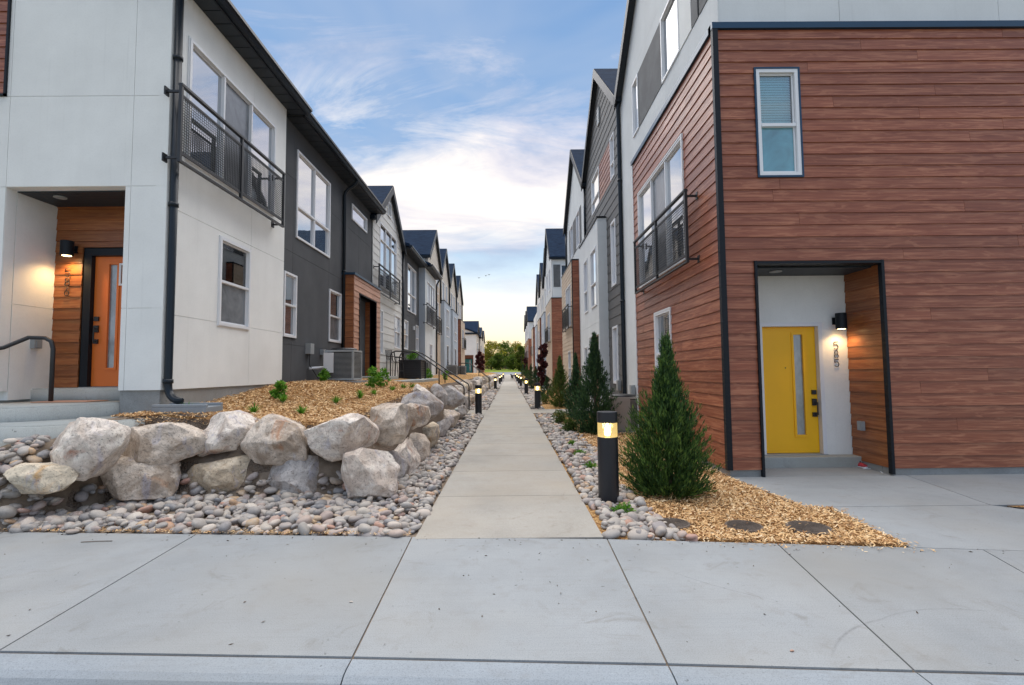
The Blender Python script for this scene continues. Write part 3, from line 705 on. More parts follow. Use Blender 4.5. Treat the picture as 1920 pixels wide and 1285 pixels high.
# kerb: flat lip rounding down to the gutter
kerb = bpy.data.objects.new('kerb', None); COL.objects.link(kerb); tag(kerb, 'rounded concrete kerb along the front of the pavement', 'kerb', kind='structure'); ROOT['kerb'] = Vector((0, 0, 0))
kx = [-9., -4.25, -.87, .82, 2.06, 3.45, 4.9, 8.]
for a, b in zip(kx, kx[1:]):
    prof = [(-.004, -.012), (-.02, -.003), (-.10, -.004), (-.15, -.010), (-.19, -.028), (-.225, -.065), (-.25, -.12), (-.27, -.15), (-.62, -.165), (-.64, -.25), (-.004, -.25)]
    vv = []
    for xx in (a+.004, b-.004): vv += [(xx, outer(xx)+dy, zz) for dy, zz in prof]
    n = len(prof); ff = [(i, (i+1) % n, n+(i+1) % n, n+i) for i in range(n)]+[tuple(range(n)), tuple(range(n, 2*n))[::-1]]
    mesh('kerb_stone', vv, ff, 'curbconc', kerb)
# the long path
path = bpy.data.objects.new('path', None); COL.objects.link(path); tag(path, 'straight concrete path of square slabs running between the two rows of houses', 'path', kind='structure'); ROOT['path'] = Vector((0, 0, 0))
yj = [4.645, 6.2, 7.72, 9.12, 10.6, 12.1]
while yj[-1] < 108: yj.append(yj[-1]+1.524)
for i, (a, b) in enumerate(zip(yj, yj[1:])):
    xl, xr = -.895, .858
    slab_poly('slab', [(xl, a+.005 if i else a+.016), (xr, a+.005), (xr, b-.005), (xl, b-.005)], (lambda x, y: far_z(y)+.002), .11, 'pathconc', path, .008)
# right-hand walk to the yellow door, as slabs
def Z0(px, py): return onZ(px, py, 0.)
walk = bpy.data.objects.new('walkway', None); COL.objects.link(walk); tag(walk, 'grey concrete walkway in front of the yellow door', 'walkway', kind='structure'); ROOT['walkway'] = Vector((0, 0, 0))
A = Z0(1372, 897); B_ = Z0(1510, 951); C_ = Z0(1560, 953); D_ = Z0(1712, 1029); Jb = Z0(1700, 897); Jm = Z0(1872, 951)
slab_poly('slab', [B_, (Jm[0]-.01, B_[1]+.0), (Jb[0]+.15, 7.14), (A[0]+.02, 7.14)], 0., .1, 'concrete', walk)
slab_poly('slab', [(Jm[0]+.0, B_[1]+.0), (9.5, B_[1]+.0), (9.5, 7.14), (Jb[0]+.16, 7.14)], 0., .1, 'concrete', walk)
dx = lambda x: inner(x)+.008
slab_poly('slab', [(D_[0], dx(D_[0])), (5.9, dx(5.9)), (Jm[0]+.35, B_[1]-.35), (Jm[0]+.0, B_[1]-.01), (B_[0]+.01, B_[1]-.01), (C_[0], C_[1])], 0., .1, 'concrete', walk)
slab_poly('slab', [(5.91, dx(5.91)), (9.5, dx(9.5)), (9.5, B_[1]-.75), (Jm[0]+1.2, B_[1]-.75), (Jm[0]+.36, B_[1]-.36)], 0., .1, 'concrete', walk)
slab_poly('porch_slab', [(3.64, 7.142), (5.50, 7.142), (5.50, 7.72), (3.64, 7.72)], .002, .1, 'concrete', walk)
g = G(); g.box(3.64, 5.50, 7.722, 8.05, -.05, .165); g.build('door_step', 'stepconc', walk, bevel=.012)
# branch paths through the planting
for x0, x1, y0, y1 in ((.864, 3.2, 18.1, 19.9), (-1.6, -.90, 17.3, 19.9), (.864, 3.2, 40.0, 41.6), (-1.6, -.90, 40.5, 42.5)):
    slab_poly('slab', [(x0, y0), (x1, y0), (x1, y1), (x0, y1)], .001, .1, 'pathconc', path)
# end street and lawn
v, f = grid([-300, -60, 0, 60, 300], [109.1, 112, 118, 124, 128], lambda x, y: far_z(y)-.11+.02); tag(mesh('cross_street', v, f, 'asphalt'), 'grey street crossing the far end of the path', 'street', kind='structure')
v, f = grid([-300, -60, 0, 60, 300], [128, 134, 142, 150, 175], lambda x, y: far_z(y)-.04+(.25 if y > 133 else 0)); tag(mesh('lawn', v, f, 'lawn', smooth=True), 'strip of sunlit lawn beyond the far street', 'lawn', kind='structure')
# planting beds (sheets)
def noisez(x, y, a=.02, s=1.6): return a*noise.noise(Vector((x*s, y*s, 3.3)))
xs = [-30, -16, -12]+list(np.arange(-9., -1.45, .16))+[-1.45]; ys = list(np.arange(4.4, 16, .16))+list(np.arange(16, 60, .6))+list(np.arange(60, 112, 2.))
v, f = grid(xs, ys, lambda x, y: left_h(x, y)-.015-(.06 if y < 6.3 else 0)+noisez(x, y)*(1 if x < -2.3 else .3))
v, f = np.array(v), f
tag(mesh('left_bed', v, f, 'mulch', smooth=True, fix=False), 'raised bed of tan wood mulch behind the boulder wall', 'planting bed', kind='structure')
v, f = grid([-9.]+list(np.arange(-8.8, -.88, .08)), list(np.arange(4.45, 8., .08))+list(np.arange(8., 112, 1.)), lambda x, y: (-.03 if y < inner(x)+.01 else left_h(x, y)-.012 if (y < 6.5 and x < -1.9) else (far_z(y)-.02 if x > -1.75 else -.4))+noisez(x, y, .012, 4)-.01*(x > -2))
tag(mesh('left_gravel_bed', v, f, 'dirt', smooth=True, fix=False), 'brown soil under the river pebbles left of the path', 'gravel bed', kind='structure')
# right bed
GB = [Z0(*p) for p in ((1292, 1013), (1182, 936), (1118, 848), (1062, 800), (1012, 762))]+[(1.95, 30.), (1.9, 108.)]
def gx(Y):
    p = GB
    if Y <= p[0][1]: return p[0][0]
    for a, b in zip(p, p[1:]):
        if a[1] <= Y <= b[1]: return a[0]+(b[0]-a[0])*(Y-a[1])/(b[1]-a[1])
    return p[-1][0]
def mulch_right_edge(Y):
    for a, b in ((D_, C_), (C_, B_), (B_, A)):
        if a[1] <= Y <= b[1]+1e-6: return a[0]+(b[0]-a[0])*(Y-a[1])/(b[1]-a[1]+1e-9)
    return D_[0] if Y < D_[1] else 3.35
ys = list(np.arange(3.9, 16, .14))+list(np.arange(16, 112, 1.2))
vr, fr_ = [], []
nx = 14
for y in ys:
    x0, x1 = .86, (mulch_right_edge(y) if y < A[1] else 3.5)
    for i in range(nx):
        x = x0+(x1-x0)*i/(nx-1); yy = max(y, inner(x)+.01)
        vr.append((x, yy, far_z(yy)+(-.028 if x < gx(yy) else .012*smooth((x-gx(yy))/.3)-.02)+noisez(x, yy, .018, 2.2)-.012*(abs(x-x1) < .08)))
fr_ = [(j*nx+i, j*nx+i+1, (j+1)*nx+i+1, (j+1)*nx+i) for j in range(len(ys)-1) for i in range(nx-1)]
tag(mesh('right_bed', vr, fr_, 'mulch', smooth=True, fix=False), 'bed of tan wood mulch between the path and the right row', 'planting bed', kind='structure')
# small mulch square at the right edge
p0 = (Jm[0]+.12, B_[1]-.06)
g = G(); g.prism([(p0[0], p0[1], -.03), (p0[0]+3, p0[1], -.03), (p0[0]+3, p0[1]-.68, -.03), (p0[0]+1.08, p0[1]-.68, -.03)], (0, 0, .036)); tag(g.build('mulch_strip', 'mulch'), 'small mulch strip at the right edge of the walkway', 'planting bed', kind='structure')

# ================================================================== RIGHT ROW
def house(name, x, y, z, label, group): return thing(name, (x, y, z), label, 'house', group)
GR, GL = 'townhouses of the right row', 'townhouses of the left row'
# ---- first right house
XB, XW = 3.15, 3.30
R1 = house('townhouse', XB, 7.13, 0, 'white townhouse with reddish brown lap base and a yellow front door', GR)
S = FX(XB, 'R'); Ff = FY(7.13); ZT = 6.72
o_door = [3.62, 5.504, -.2, 3.09]; o_up = rY(7.13, (1415, 132), (1502, 330))
o3 = [onX(1283, 480, XB)[0], onX(1200, 480, XB)[0], 4.05, 5.62]
o3 = [8.83-.0, 11.62, rX(XB, (1201, 357), (1288, 484))[2], onX(1283, 250.5, XB)[1]]
o3[0] = onX(1283, 350, XB)[0]; o3[1] = onX(1200, 430, XB)[0]
o1 = [onX(1260, 640, XB)[0], onX(1231, 640, XB)[0], .95, onX(1260, 578, XB)[1]]
boards(S, 7.16, 12.0, .10, ZT-.05, .1785, [o3, o1], 'brown', R1, 4.88)
boards(Ff, XB+.03, 11.0, .10, ZT-.05, .1785, [o_door, o_up], 'brown', R1, 4.88)
g = G(); Ff.box(g, XB-.045, XB+.035, .10, ZT-.04, -.02, .045); S.box(g, 7.10, 7.16, .10, ZT-.04, -.03, .044); g.build('corner_trim', 'trimblack', R1)
g = G(); Ff.box(g, XB-.05, 11.02, ZT-.045, ZT+.05, -.10, .05); g.box(XB-.05, XB+.1, 7.14, 12.06, ZT-.045, ZT+.05); g.build('coping', 'coping', R1)
g = G(); g.box(XB+.06, 3.62, 7.20, 7.9, ZT-.1, ZT-.06); g.box(XB, 11, 7.16, 9.0, ZT-.12, ZT-.05); g.build('ledge', 'metalgrey', R1)
g = G(); g.box(XB+.012, 3.62, 7.142, 7.30, -.1, .098); g.box(XB+.012, XB+.16, 7.30, 12.0, -.1, .098); g.box(5.495, 11., 7.142, 7.3, -.1, .098); g.build('foundation', 'found', R1)
g = G(); S.box(g, 12.0, 12.04, .1, ZT, -.14, .03); g.build('end_trim', 'vinyl', R1)
# recess
g = G()
for a, b in ((3.61, 3.645), (5.470, 5.512)): Ff.box(g, a, b, .0 if a < 4 else .02, 3.13, -.03, .045)
Ff.box(g, 3.646, 5.464, 3.085, 3.12, -.09, .045); g.build('opening_trim', 'trimblack', R1)
YB = 7.93; Bk = FY(YB)
dz = .175; o_d = [4.10, 5.02, dz, dz+2.06]
wall(Bk, 3.5, 5.62, 0, 3.2, [o_d], 'white', R1)
door(Bk, o_d, R1, 'yellow', 'vinyl', depth=-.07, gl=(.60, .76), hz=.40)
g = G(); Bk.box(g, 4.50, 4.515, 1.55, 1.565, -.069, -.060); g.build('peephole', 'iron', R1)
Rw = Fr((5.50, 0, 0), (0, 1, 0), (-1, 0, 0)); boards(Rw, 7.165, 7.92, .10, 3.08, .1785, [], 'porch', R1, 3.6)
Lw = Fr((3.63, 0, 0), (0, 1, 0), (1, 0, 0)); boards(Lw, 7.165, 7.92, .10, 3.08, .1785, [], 'porch', R1, 3.6)
yy = 7.31
while yy < 7.92:
    g = G(); g.box(3.64, 5.49, yy+.003, min(yy+.1, 7.925), 3.06, 3.078); g.build('soffit_board', 'soffit', R1); yy += .1
g = G(); g.box(5.496, 5.62, 7.31, 7.92, -.1, .098); g.build('foundation', 'found', R1)
g = G(); g.lathe((4.15, 7.52, 3.045), [(.09, 0), (.09, .012)], 20); g.build('ceiling_light', 'metalgrey', R1)
sconce(Bk, 5.31, onY(1573, 604, YB)[1], R1, .25, .08, 9)
zz = onY(1570, 655, YB)[1]
for ch in '585': digit(ch, Bk, 5.30, zz, .012, .12, R1); zz -= .142
g = G(); Rw.box(g, 7.60, 7.70, .58, .72, .02, .075); Rw.box(g, 7.615, 7.685, .595, .705, .075, .085); g.build('outlet_cover', 'metalgrey', R1)
# upper window on the front
window(Ff, o_up, R1, (), (.475,), ('tealglass', 'blind_glass'), fw=.055, blinds=('blindteal', .46)); casing(Ff, o_up, R1, 'coping', .028)
# side windows
window(S, o3, R1, (.33, .66), (), ('glass', 'screen', 'glass'), fw=.05); casing(S, o3, R1, 'vinyl', .03, .04)
balcony(S, [onX(1287, 420, XB-.2)[0]-.02, onX(1191, 500, XB-.2)[0]+.02, onX(1288, 490, XB-.2)[1], onX(1287, 357, XB-.2)[1]], R1, .2, .06, 2, 1)
window(S, o1, R1, (), (.52,), ('glass_dim', 'glass_dim'), fw=.05); casing(S, o1, R1, 'vinyl', .03, .038)
# white upper storey and gable
Wf = FX(XW, 'R'); zb, zt3 = onX(1187, 262, XW)[1], onX(1198, 134, XW)[1]
u_far = onX(1187, 200, XW)[0]
ops = [[7.55, u_far, zb, zt3]]
wall(Wf, 7.32, 13.84, .0, 9.35, [[7.55, u_far, zb, zt3]], 'offwhite', R1, gable=(10.5, 12.35))
uu = [7.55, 8.0, 8.35, onX(1311, 80, XW)[0], onX(1275, 80, XW)[0], onX(1242, 120, XW)[0], onX(1198, 200, XW)[0], u_far]; uu = sorted(uu)
kinds = ['shutter', 'glass_dim', 'shutter', 'whitepanel', 'glass_dim', 'shutter', 'glass'][:len(uu)-1]
for a, b, k in zip(uu, uu[1:], kinds):
    if b-a < .08: continue
    if k in ('shutter', 'whitepanel'):
        g = G(); Wf.box(g, a+.004, b-.004, zb+.004, zt3-.004, -.15, .012 if k == 'shutter' else .016); g.build('shutter_panel', 'shutter' if k == 'shutter' else 'white', R1)
    else: window(Wf, [a+.006, b-.006, zb+.006, zt3-.006], R1, (), (), (k,), fw=.045)
Wn = FY(7.316); wall(Wn, XW+.02, 11., ZT-.2, 9.35, [], 'offwhite', R1, ju=(5.2, 7.7))
gable_roof(Wf, 7.32, 13.70, 9.35, 12.2, R1, over=.16, eave=.12, uc=10.5)
closed_body(FX(XW, 'R'), 8.3, 13.84, -.1, 9.3, R1, 'offwhite', 8.)
pipe_down([(XW-.03, 13.75, 9.35), (XW-.10, 13.75, 9.1), (XW-.07, 13.82, 8.9), (XW-.07, 13.82, .25), (XW-.18, 13.82, .12)], R1, .055, (7., 3.5))
g = G(); Wf.box(g, 13.2, 13.28, 5.0, 5.008, 0, .004); 
# ---- second right house: grey laps, white bay
R2 = house('townhouse', XW, 13.86, 0, 'dark grey lap-sided townhouse with a pale bay, behind the first junipers', GR)
w_u = [rX(XW, (1144, 233), (1153.5, 340)), rX(XW, (1109, 305), (1125, 400))]
w_m = rX(XW, (1146.5, 421), (1157.5, 532)); w_l = rX(XW, (1150, 614), (1162, 720))
brn = [w_u[0][1]+.06, w_u[1][0]-.06, max(w_u[0][2], w_u[1][2]), min(w_u[0][3], w_u[1][3])]
w_u[0][2] = w_u[1][2] = 7.55; w_u[0][3] = w_u[1][3] = 8.9; brn[2], brn[3] = 7.55, 8.9
boards(Wf, 13.88, 20.25, .2, 9.35, .30, w_u+[w_m, w_l, brn], 'lapgrey', R2, 2.4, gable=(17.0, 12.2))
boards(Wf, brn[0], brn[1], brn[2], brn[3], .1785, [], 'brown', R2, join=True, backing=False)
for o in w_u: window(Wf, o, R2, (), (.35,), ('glass', 'glass'), fw=.05)
for o in (w_m, w_l): window(Wf, o, R2, (), (), ('glass',), fw=.07, proud=.04)
g = G(); g.box(XW+.01, XW+.2, 13.9, 16, -.1, .198); g.build('foundation', 'found', R2)
XO = 2.98; Wo = FX(XO, 'R'); yb0, yb1 = 16.1, 20.2; bt = 6.62
wa = [rX(XO, (1107.5, 457), (1120, 578)), rX(XO, (1095, 475), (1103.5, 590))]
for o in wa: o[2], o[3] = 3.75, 5.75
wdoor = [onX(1123, 620, XO)[0], onX(1105, 620, XO)[0], -.05, 2.75]; wn = [onX(1102, 660, XO)[0]-.1, onX(1097, 660, XO)[0], .6, 2.45]
wall(Wo, yb0, yb1, .0, bt, wa+[wdoor, wn], 'offwhite', R2, jz=(3.15,))
Bn = FY(yb0-.004); wall(Bn, XO+.0015, XW, 0, bt-.002, [], 'offwhite', R2, jz=(3.15, 6.0))
Bfar = Fr((0, yb1, 0), (1, 0, 0), (0, 1, 0)); g = G(); Bfar.box(g, XO+.17, XW+.3, 0, bt, -.15, -.003); g.build('bay_wall', 'offwhite', R2)
g = G(); g.box(XO-.03, XW-.03, yb0-.03, yb1+.03, bt+.003, bt+.06); g.build('coping', 'trimblack', R2)
for o in wa: window(Wo, o, R2, (), (.40,), ('glass_dim', 'glass'), fw=.05)
window(Wo, wn, R2, (), (.5,), ('glass_dim',), fw=.05)
g = G(); g.box(XO+.9, XO+1.0, wdoor[0]-.3, wdoor[1]+.3, 0, 2.9); g.build('porch_wall', 'white', R2)
boards(Fr((0, wdoor[1], 0), (1, 0, 0), (0, -1, 0)), XO+.17, XO+.9, 0, 2.75, .25, [], 'tan', R2, join=True, backing=True)
g = G(); g.box(XO+.1, XO+1, wdoor[0], wdoor[1], 2.752, 2.85); g.build('porch_soffit', 'soffit', R2)
gable_roof(Wf, 13.86, 20.28, 9.35, 12.15, R2, over=.16, eave=.10, uc=17.0)
closed_body(Wf, 13.9, 20.28, -.1, 9.3, R2, 'offwhite', 8.)
pipe_down([(XW-.06, 20.3, 9.3), (XW-.06, 20.3, 6.7)], R2, .05)
g = G(); Wf.box(g, 16.85, 17.2, 10.3, 10.9, .02, .06); g.build('gable_vent', 'metalgrey', R2)
def meter(fr, u, z, parent, h=.3):
    g = G(); fr.box(g, u-.09, u+.09, z, z+h, .03, .13); m_ = g.build('meter_box', 'metalgrey', parent)
    g = G(); g.tube([fr.P(u, z, .07), fr.P(u, z-.3, .07), fr.P(u+.02, z-.55, .07)], .018, 6); g.build('conduit', 'metalgrey', m_)
meter(Wf, 14.5, .95, R2); meter(Wf, 12.9, .85, R1)
# ---- third right house
R3 = house('townhouse', XW, 20.3, 0, 'pale townhouse with a brown and beige lap bay, third on the right', GR)
y0, y1 = 20.32, 27.2
zb, zt = 7.35, 9.0
ow = [[22.2, 23.2, zb, zt], [24.4, 25.4, zb, zt]]
wall(Wf, y0, y1, 0, 9.35, ow, 'offwhite', R3, gable=(23.75, 12.2))
for o in ow: window(Wf, o, R3, (), (), ('glass_dim',), fw=.05)
for a, b in ((21.7, 22.17), (23.23, 24.37), (25.43, 25.95)): g = G(); Wf.box(g, a, b, zb, zt, .002, .018); g.build('shutter_panel', 'shutter', R3)
def bay(par, fr_, X, y0, y1, zt, near_mat, front_mat, inner_x, ops=(), expo=.2, near_expo=.2, side='R', win=None, zb=.0, cope='trimblack'):
    boards(FX(X, side), y0, y1, zb, zt, expo, list(ops), front_mat, par, join=True)
    s = 1 if side == 'R' else -1
    a, b = sorted((X, inner_x)); boards(FY(y0-.004), a+.001, b-.001, zb, zt, near_expo, [], near_mat, par, join=(y0 > 30), backing=True)
    g = G(); g.box(a+.16 if s > 0 else a, b if s > 0 else b-.16, y1-.15, y1-.003, zb, zt); g.build('bay_wall', near_mat, par)
    g = G(); g.box(a-.03, b+.03, y0-.03, y1+.03, zt+.002, zt+.06); g.build('coping', cope, par)
    g = G(); g.box(X-.03 if s > 0 else X-.01, X+.01 if s > 0 else X+.03, y0-.032, y0+.02, zb, zt-.002); g.build('corner_trim', 'trimblack', par)
    for o in (win or ()): window(FX(X, side), o, par, (.5,), (), ('glass_dim', 'glass'), fw=.05)
b3 = [23.3, 25.2, 3.7, 5.7]; b3b = [23.6, 24.5, .8, 2.5]
bay(R3, None, XO, 22.7, 27.2, 6.7, 'brown', 'lapbeige', XW, [b3, b3b], .2, .1785)
window(Wo, b3, R3, (.33, .66), (), ('glass', 'glass_dim', 'glass'), fw=.05); window(Wo, b3b, R3, (), (.5,), ('glass_dim',), fw=.05)
balcony(Wo, [23.0, 25.5, 3.55, 4.65], R3, .18, .1, 1, 1)
g = G(); g.box(XO+.002, XO+.4, 27.22, 27.3, 0, 5); 
gable_roof(Wf, y0, y1, 9.35, 12.3, R3, over=.16, eave=.10, uc=23.75)
closed_body(Wf, y0, y1, -.1, 9.3, R3, 'offwhite', 8.)
pipe_down([(XW-.06, 27.1, 9.3), (XW-.06, 27.1, 6.8)], R3, .05)
# ---- far right units
def unit(side, X, y0, y1, zg, ze, za, par, upmat, upops, body='offwhite', lap=False, zlow=0., winlow=(), eave=.10, uc=None, join=True, rake='trimblack'):
    fr_ = FX(X, side)
    if lap: boards(fr_, y0, y1, zg, ze, .22, upops, upmat, par, gable=((y0+y1)/2, za), join=True)
    else: wall(fr_, y0, y1, zg, ze, upops, upmat, par, gable=((y0+y1)/2, za))
    for i, o in enumerate(upops): window(fr_, o+['far'] if len(o) == 4 else o, par, (.5,) if (o[1]-o[0]) > 1.2 else (), (), ('glass', 'glass_dim') if i % 2 else ('glass_dim', 'glass'), fw=.06)
    gable_roof(fr_, y0, y1, ze, za, par, over=.16, eave=eave, depth=7., fascia=rake)
    closed_body(fr_, y0+.02, y1-.02, zg-.1, ze-.03, par, body, 7.)
def box_bay(par, side, X, Xi, y0, y1, zb, zt, mat, wins, cope='trimblack', dr=None):
    ops = list(wins)+([dr] if dr else []); wall(FX(X, side), y0, y1, zb, zt, ops, mat, par)
    a, b = sorted((X, Xi)); wall(FY(y0-.004), a+.0015, b-.0015, zb, zt-.002, [], mat, par)
    g = G(); g.box(a+(.17 if side == 'R' else 0), b-(.17 if side == 'L' else 0), y1-.15, y1-.004, zb, zt); g.build('bay_wall', mat, par)
    g = G(); g.box(a-.03, b+.03, y0-.03, y1+.03, zt+.002, zt+.06); g.build('coping', cope, par)
    for o in wins: window(FX(X, side), o, par, (.5,), (.36,), ('glass_dim', 'glass'), fw=.06)
    if dr: door(FX(X, side), dr, par, 'trimblack', 'vinyl')
B2 = 3.30; B2o = 3.0
far_R = [(33.5, 39.4, 'first house of the second right block, brown end wall under a white upper storey'), (39.42, 45.3, 'pale blue bay townhouse in the middle of the second right block'),
         (45.32, 51.1, 'white-gabled townhouse with beige bay behind the plum-leaved tree, right row'), (51.12, 57.0, 'last gabled townhouse of the second right block')]
uR = []
for i, (a, b, lb) in enumerate(far_R):
    h_ = house('townhouse', B2, a, 0, lb, GR); uR.append(h_)
    c = (a+b)/2; unit('R', B2o if i == 0 else B2, a, b, 0, 9.3, 12.05, h_, 'offwhite' if i != 2 else 'lapwhite', [[c-1.7, c-.5, 7.3, 8.9], [c+.6, c+1.7, 7.3, 8.9]], lap=(i == 2))
# end wall of the second block: white above, brown box below with a shuttered window
h_ = uR[0]; En = FY(33.48); wz = [4.0-.35, 5.0, 7.35, 8.8]
wz = [3.62, 4.6, 7.3, 8.85]
wall(En, B2o, 8., 6.55, 9.35, [wz], 'offwhite', h_); window(En, wz, h_, (), (.5,), ('glass_dim',), fw=.06)
for a in (3.12, 3.35): pass
g = G(); En.box(g, 3.1, 3.57, 7.3, 8.85, .002, .02); g.build('shutter_panel', 'shutter', h_)
boards(FY(33.40), B2o-.06, 8., 0, 6.5, .1785, [], 'brown', h_, join=True)
o_ = [34.6, 36.6, 3.7, 5.7]; boards(FX(B2o-.08, 'R'), 33.42, 38.6, 0, 6.5, .2, [o_], 'lapbeige', h_, join=True)
window(FX(B2o-.08, 'R'), o_+['far'], h_, (.5,), (), ('glass_dim',), fw=.06); balcony(FX(B2o-.08, 'R'), [34.3, 36.9, 3.5, 4.6], h_, .2, .12, 1, 1)
g = G(); g.box(B2o-.1, 8., 33.37, 38.62, 6.502, 6.56); g.build('coping', 'trimblack', h_)
box_bay(uR[1], 'R', B2o, B2, 41.5, 45.2, 0, 6.5, 'paleblue', [[42.2, 43.6, 3.6, 5.7]], dr=[42.4, 43.4, .1, 2.3])
bay(uR[2], None, B2o, 47.0, 51.0, 6.6, 'brown', 'lapbeige', B2, [[48, 49.8, 3.7, 5.6]], win=[[48, 49.8, 3.7, 5.6, 'far']])
box_bay(uR[3], 'R', B2o, B2, 53.2, 56.6, 0, 6.5, 'paleblue', [[54.0, 55.3, 3.6, 5.7]])
h_ = house('townhouse', B2, 57.1, 0, 'flat-roofed brown and beige unit closing the second right block', GR)
bay(h_, None, B2o, 60.4, 65., 6.9, 'brown', 'lapbeige', B2+.0, [[61.5, 63.2, 3.7, 5.6]], win=[[61.5, 63.2, 3.7, 5.6, 'far']]); wall(FX(B2, 'R'), 57.1, 65., 0, 8.4, [[58, 59, 7, 8]], 'offwhite', h_); closed_body(FX(B2, 'R'), 57.1, 65, 0, 8.4, h_, 'offwhite', 7); window(FX(B2, 'R'), [58, 59, 7, 8, 'far'], h_, fw=.06)
balcony(FX(B2o, 'R'), [61.2, 63.5, 3.5, 4.6], h_, .2, .12, 1, 1)
for i, (a, b, lb) in enumerate([(74., 80., 'brown-based townhouse at the near end of the third right block'), (80.02, 86., 'small white gabled townhouse far down the right row'), (86.02, 92., 'farthest gabled townhouse of the right row')]):
    h_ = house('townhouse', 3., a, 0, lb, GR); c = (a+b)/2
    unit('R', 3.0, a, b, 0, 9.0, 11.5, h_, 'offwhite', [[c-1.6, c-.4, 7.2, 8.6], [c+.5, c+1.6, 7.2, 8.6]])
    boards(FX(2.93, 'R'), a+.02, b-2., 0, 6.4, .25, [], 'brown', h_, join=True)
    if i == 0:
        wz = [3.6, 4.8, 7.1, 8.6]; wall(FY(73.98), 3.0, 8, 6.4, 9.0, [wz], 'offwhite', h_); window(FY(73.98), wz+['far'], h_, (.5,), (), ('glass_dim',), fw=.08)
        boards(FY(73.92), 2.93, 8, 0, 6.4, .25, [], 'brown', h_, join=True)
    g = G(); g.box(2.9, 3.2, a+.0, b-1.98, 6.402, 6.46); g.build('coping', 'trimblack', h_)
    balcony(FX(2.93, 'R'), [a+1, a+3.2, 3.5, 4.6], h_, .2, .15, 1, 1); window(FX(2.93, 'R'), [a+1.2, a+3., 3.6, 5.5, 'far'], h_, (.5,), (), ('glass_dim',), fw=.08, proud=.06)
# ================================================================== LEFT ROW
X1 = -4.90; Y1 = 6.94
L1 = house('townhouse', X1, Y1, 1.0, 'white stucco townhouse with an orange front door and mesh balcony', GL)
S = FX(X1, 'L'); Fn = FY(Y1)
ZE = 7.40
big = [onX(355, 72, X1)[0], onX(515, 233, X1)[0], onX(515, 406, X1)[1], onX(355, 72, X1)[1]]
low = rX(X1, (412, 444), (465, 618))
jz_ = (onX(530, 490, X1)[1], onX(530, 625, X1)[1])
wall(S, Y1+.002, 10.62, 1.33, ZE, [big, low], 'white', L1, ju=(onX(467, 560, X1)[0]+.03,), jz=jz_)
# front: recess opening, stair side
rx0, rx1, rzt = onY(11, 352, Y1)[0], onY(230, 500, Y1)[0], onY(120, 350, Y1)[1]
zl = onY(20, 181, Y1)[1]
bpx = onY(18, 90, Y1)[0]
wall(Fn, -9.5, X1-.003, 1.33, 9.0, [[rx0, rx1, 0, rzt], [-9.5, bpx, zl, 9.0]], 'white', L1, ju=(rx0, onY(240, 500, Y1)[0]), jz=(onY(260, 578, Y1)[1], rzt, zl))
boards(Fn, -9.5, bpx-.03, zl+.03, 9., .1785, [], 'brown', L1, 3.6)
g = G(); Fn.box(g, bpx-.03, bpx, zl, 9., -.02, .03); Fn.box(g, -9.5, bpx, zl, zl+.03, -.02, .03); g.build('corner_trim', 'trimblack', L1)
g = G(); g.box(rx1+.003, X1-.03, Y1+.03, Y1+.3, .7, 1.328); g.box(X1-.28, X1-.03, Y1+.3, 10.6, .7, 1.328); g.build('foundation', 'found', L1)
YR = Y1+.82; Bk = FY(YR)
zf = 1.36
dxl, dxr = onY(166, 600, YR-.03)[0], 0; dxr = dxl+.92
od = [dxl, dxr, zf, zf+2.09]
boards(Bk, rx0-.1, rx1+.1, zf, rzt+.1, .1785, [[od[0]-.15, od[1]+.1, zf-1, od[3]+.13]], 'porch', L1, 3.)
door(Bk, od, L1, 'orange', 'trimblack', 'L', depth=-.05, fw=.11, gl=(.26, .40), hz=.44)
Lw = Fr((rx0, 0, 0), (0, 1, 0), (1, 0, 0)); wall(Lw, Y1+.17, YR-.001, 1.20, rzt, [], 'white', L1, jz=(onY(260, 578, Y1)[1]+.1,))
g = G(); g.box(rx1, rx1+.15, Y1+.17, YR, 1.2, rzt); g.build('recess_wall', 'white', L1)
yy = Y1+.165
while yy < YR-.01: g = G(); g.box(rx0+.002, rx1-.002, yy+.003, min(yy+.095, YR), rzt-.02, rzt-.004); g.build('soffit_board', 'soffit', L1); yy += .095
g = G(); g.lathe((-6.75, 7.3, rzt-.035), [(.08, 0), (.08, .014)], 20); g.build('ceiling_light', 'metalgrey', L1)
sx, sz = onY(122, 466, YR-.15); sconce(Bk, sx+.03, sz, L1, .23, .085, 20)
nx_, nz = onY(127, 517, YR-.03)
for ch in '586': digit(ch, Bk, nx_, nz-.02, .036, .13, L1); nz -= .15
ux, uz = onX(66, 645, rx0+.02)
g = G(); Lw.box(g, ux-.06, ux+.06, uz-.07, uz+.07, .0, .07); Lw.box(g, ux-.035, ux+.035, uz-.05, uz+.05, .07, .082); g.build('outlet_cover', 'metalgrey', L1)
# hanging framed sign on the door
a = onY(217, 492, YR-.05); b = onY(217, 534, YR-.05)
sg = thing('door_sign', (a[0], YR-.0, b[1]), 'small white-framed sign with a number one hanging on the orange door', 'sign')
g = G(); rim(g, Bk, a[0], a[0]+.26, b[1], a[1], .03, -.046, -.022); g.build('sign_frame', 'vinyl', sg)
g = G(); Bk.box(g, a[0]+.03, a[0]+.23, b[1]+.03, a[1]-.03, -.044, -.034); g.build('sign_panel', 'porch', sg)
g = G(); g.tube([Bk.P(a[0]+.055, b[1]+.25, -.03), Bk.P(a[0]+.085, b[1]+.285, -.03), Bk.P(a[0]+.085, b[1]+.10, -.03)], .008, 6); g.build('digit', 'vinyl', sg)
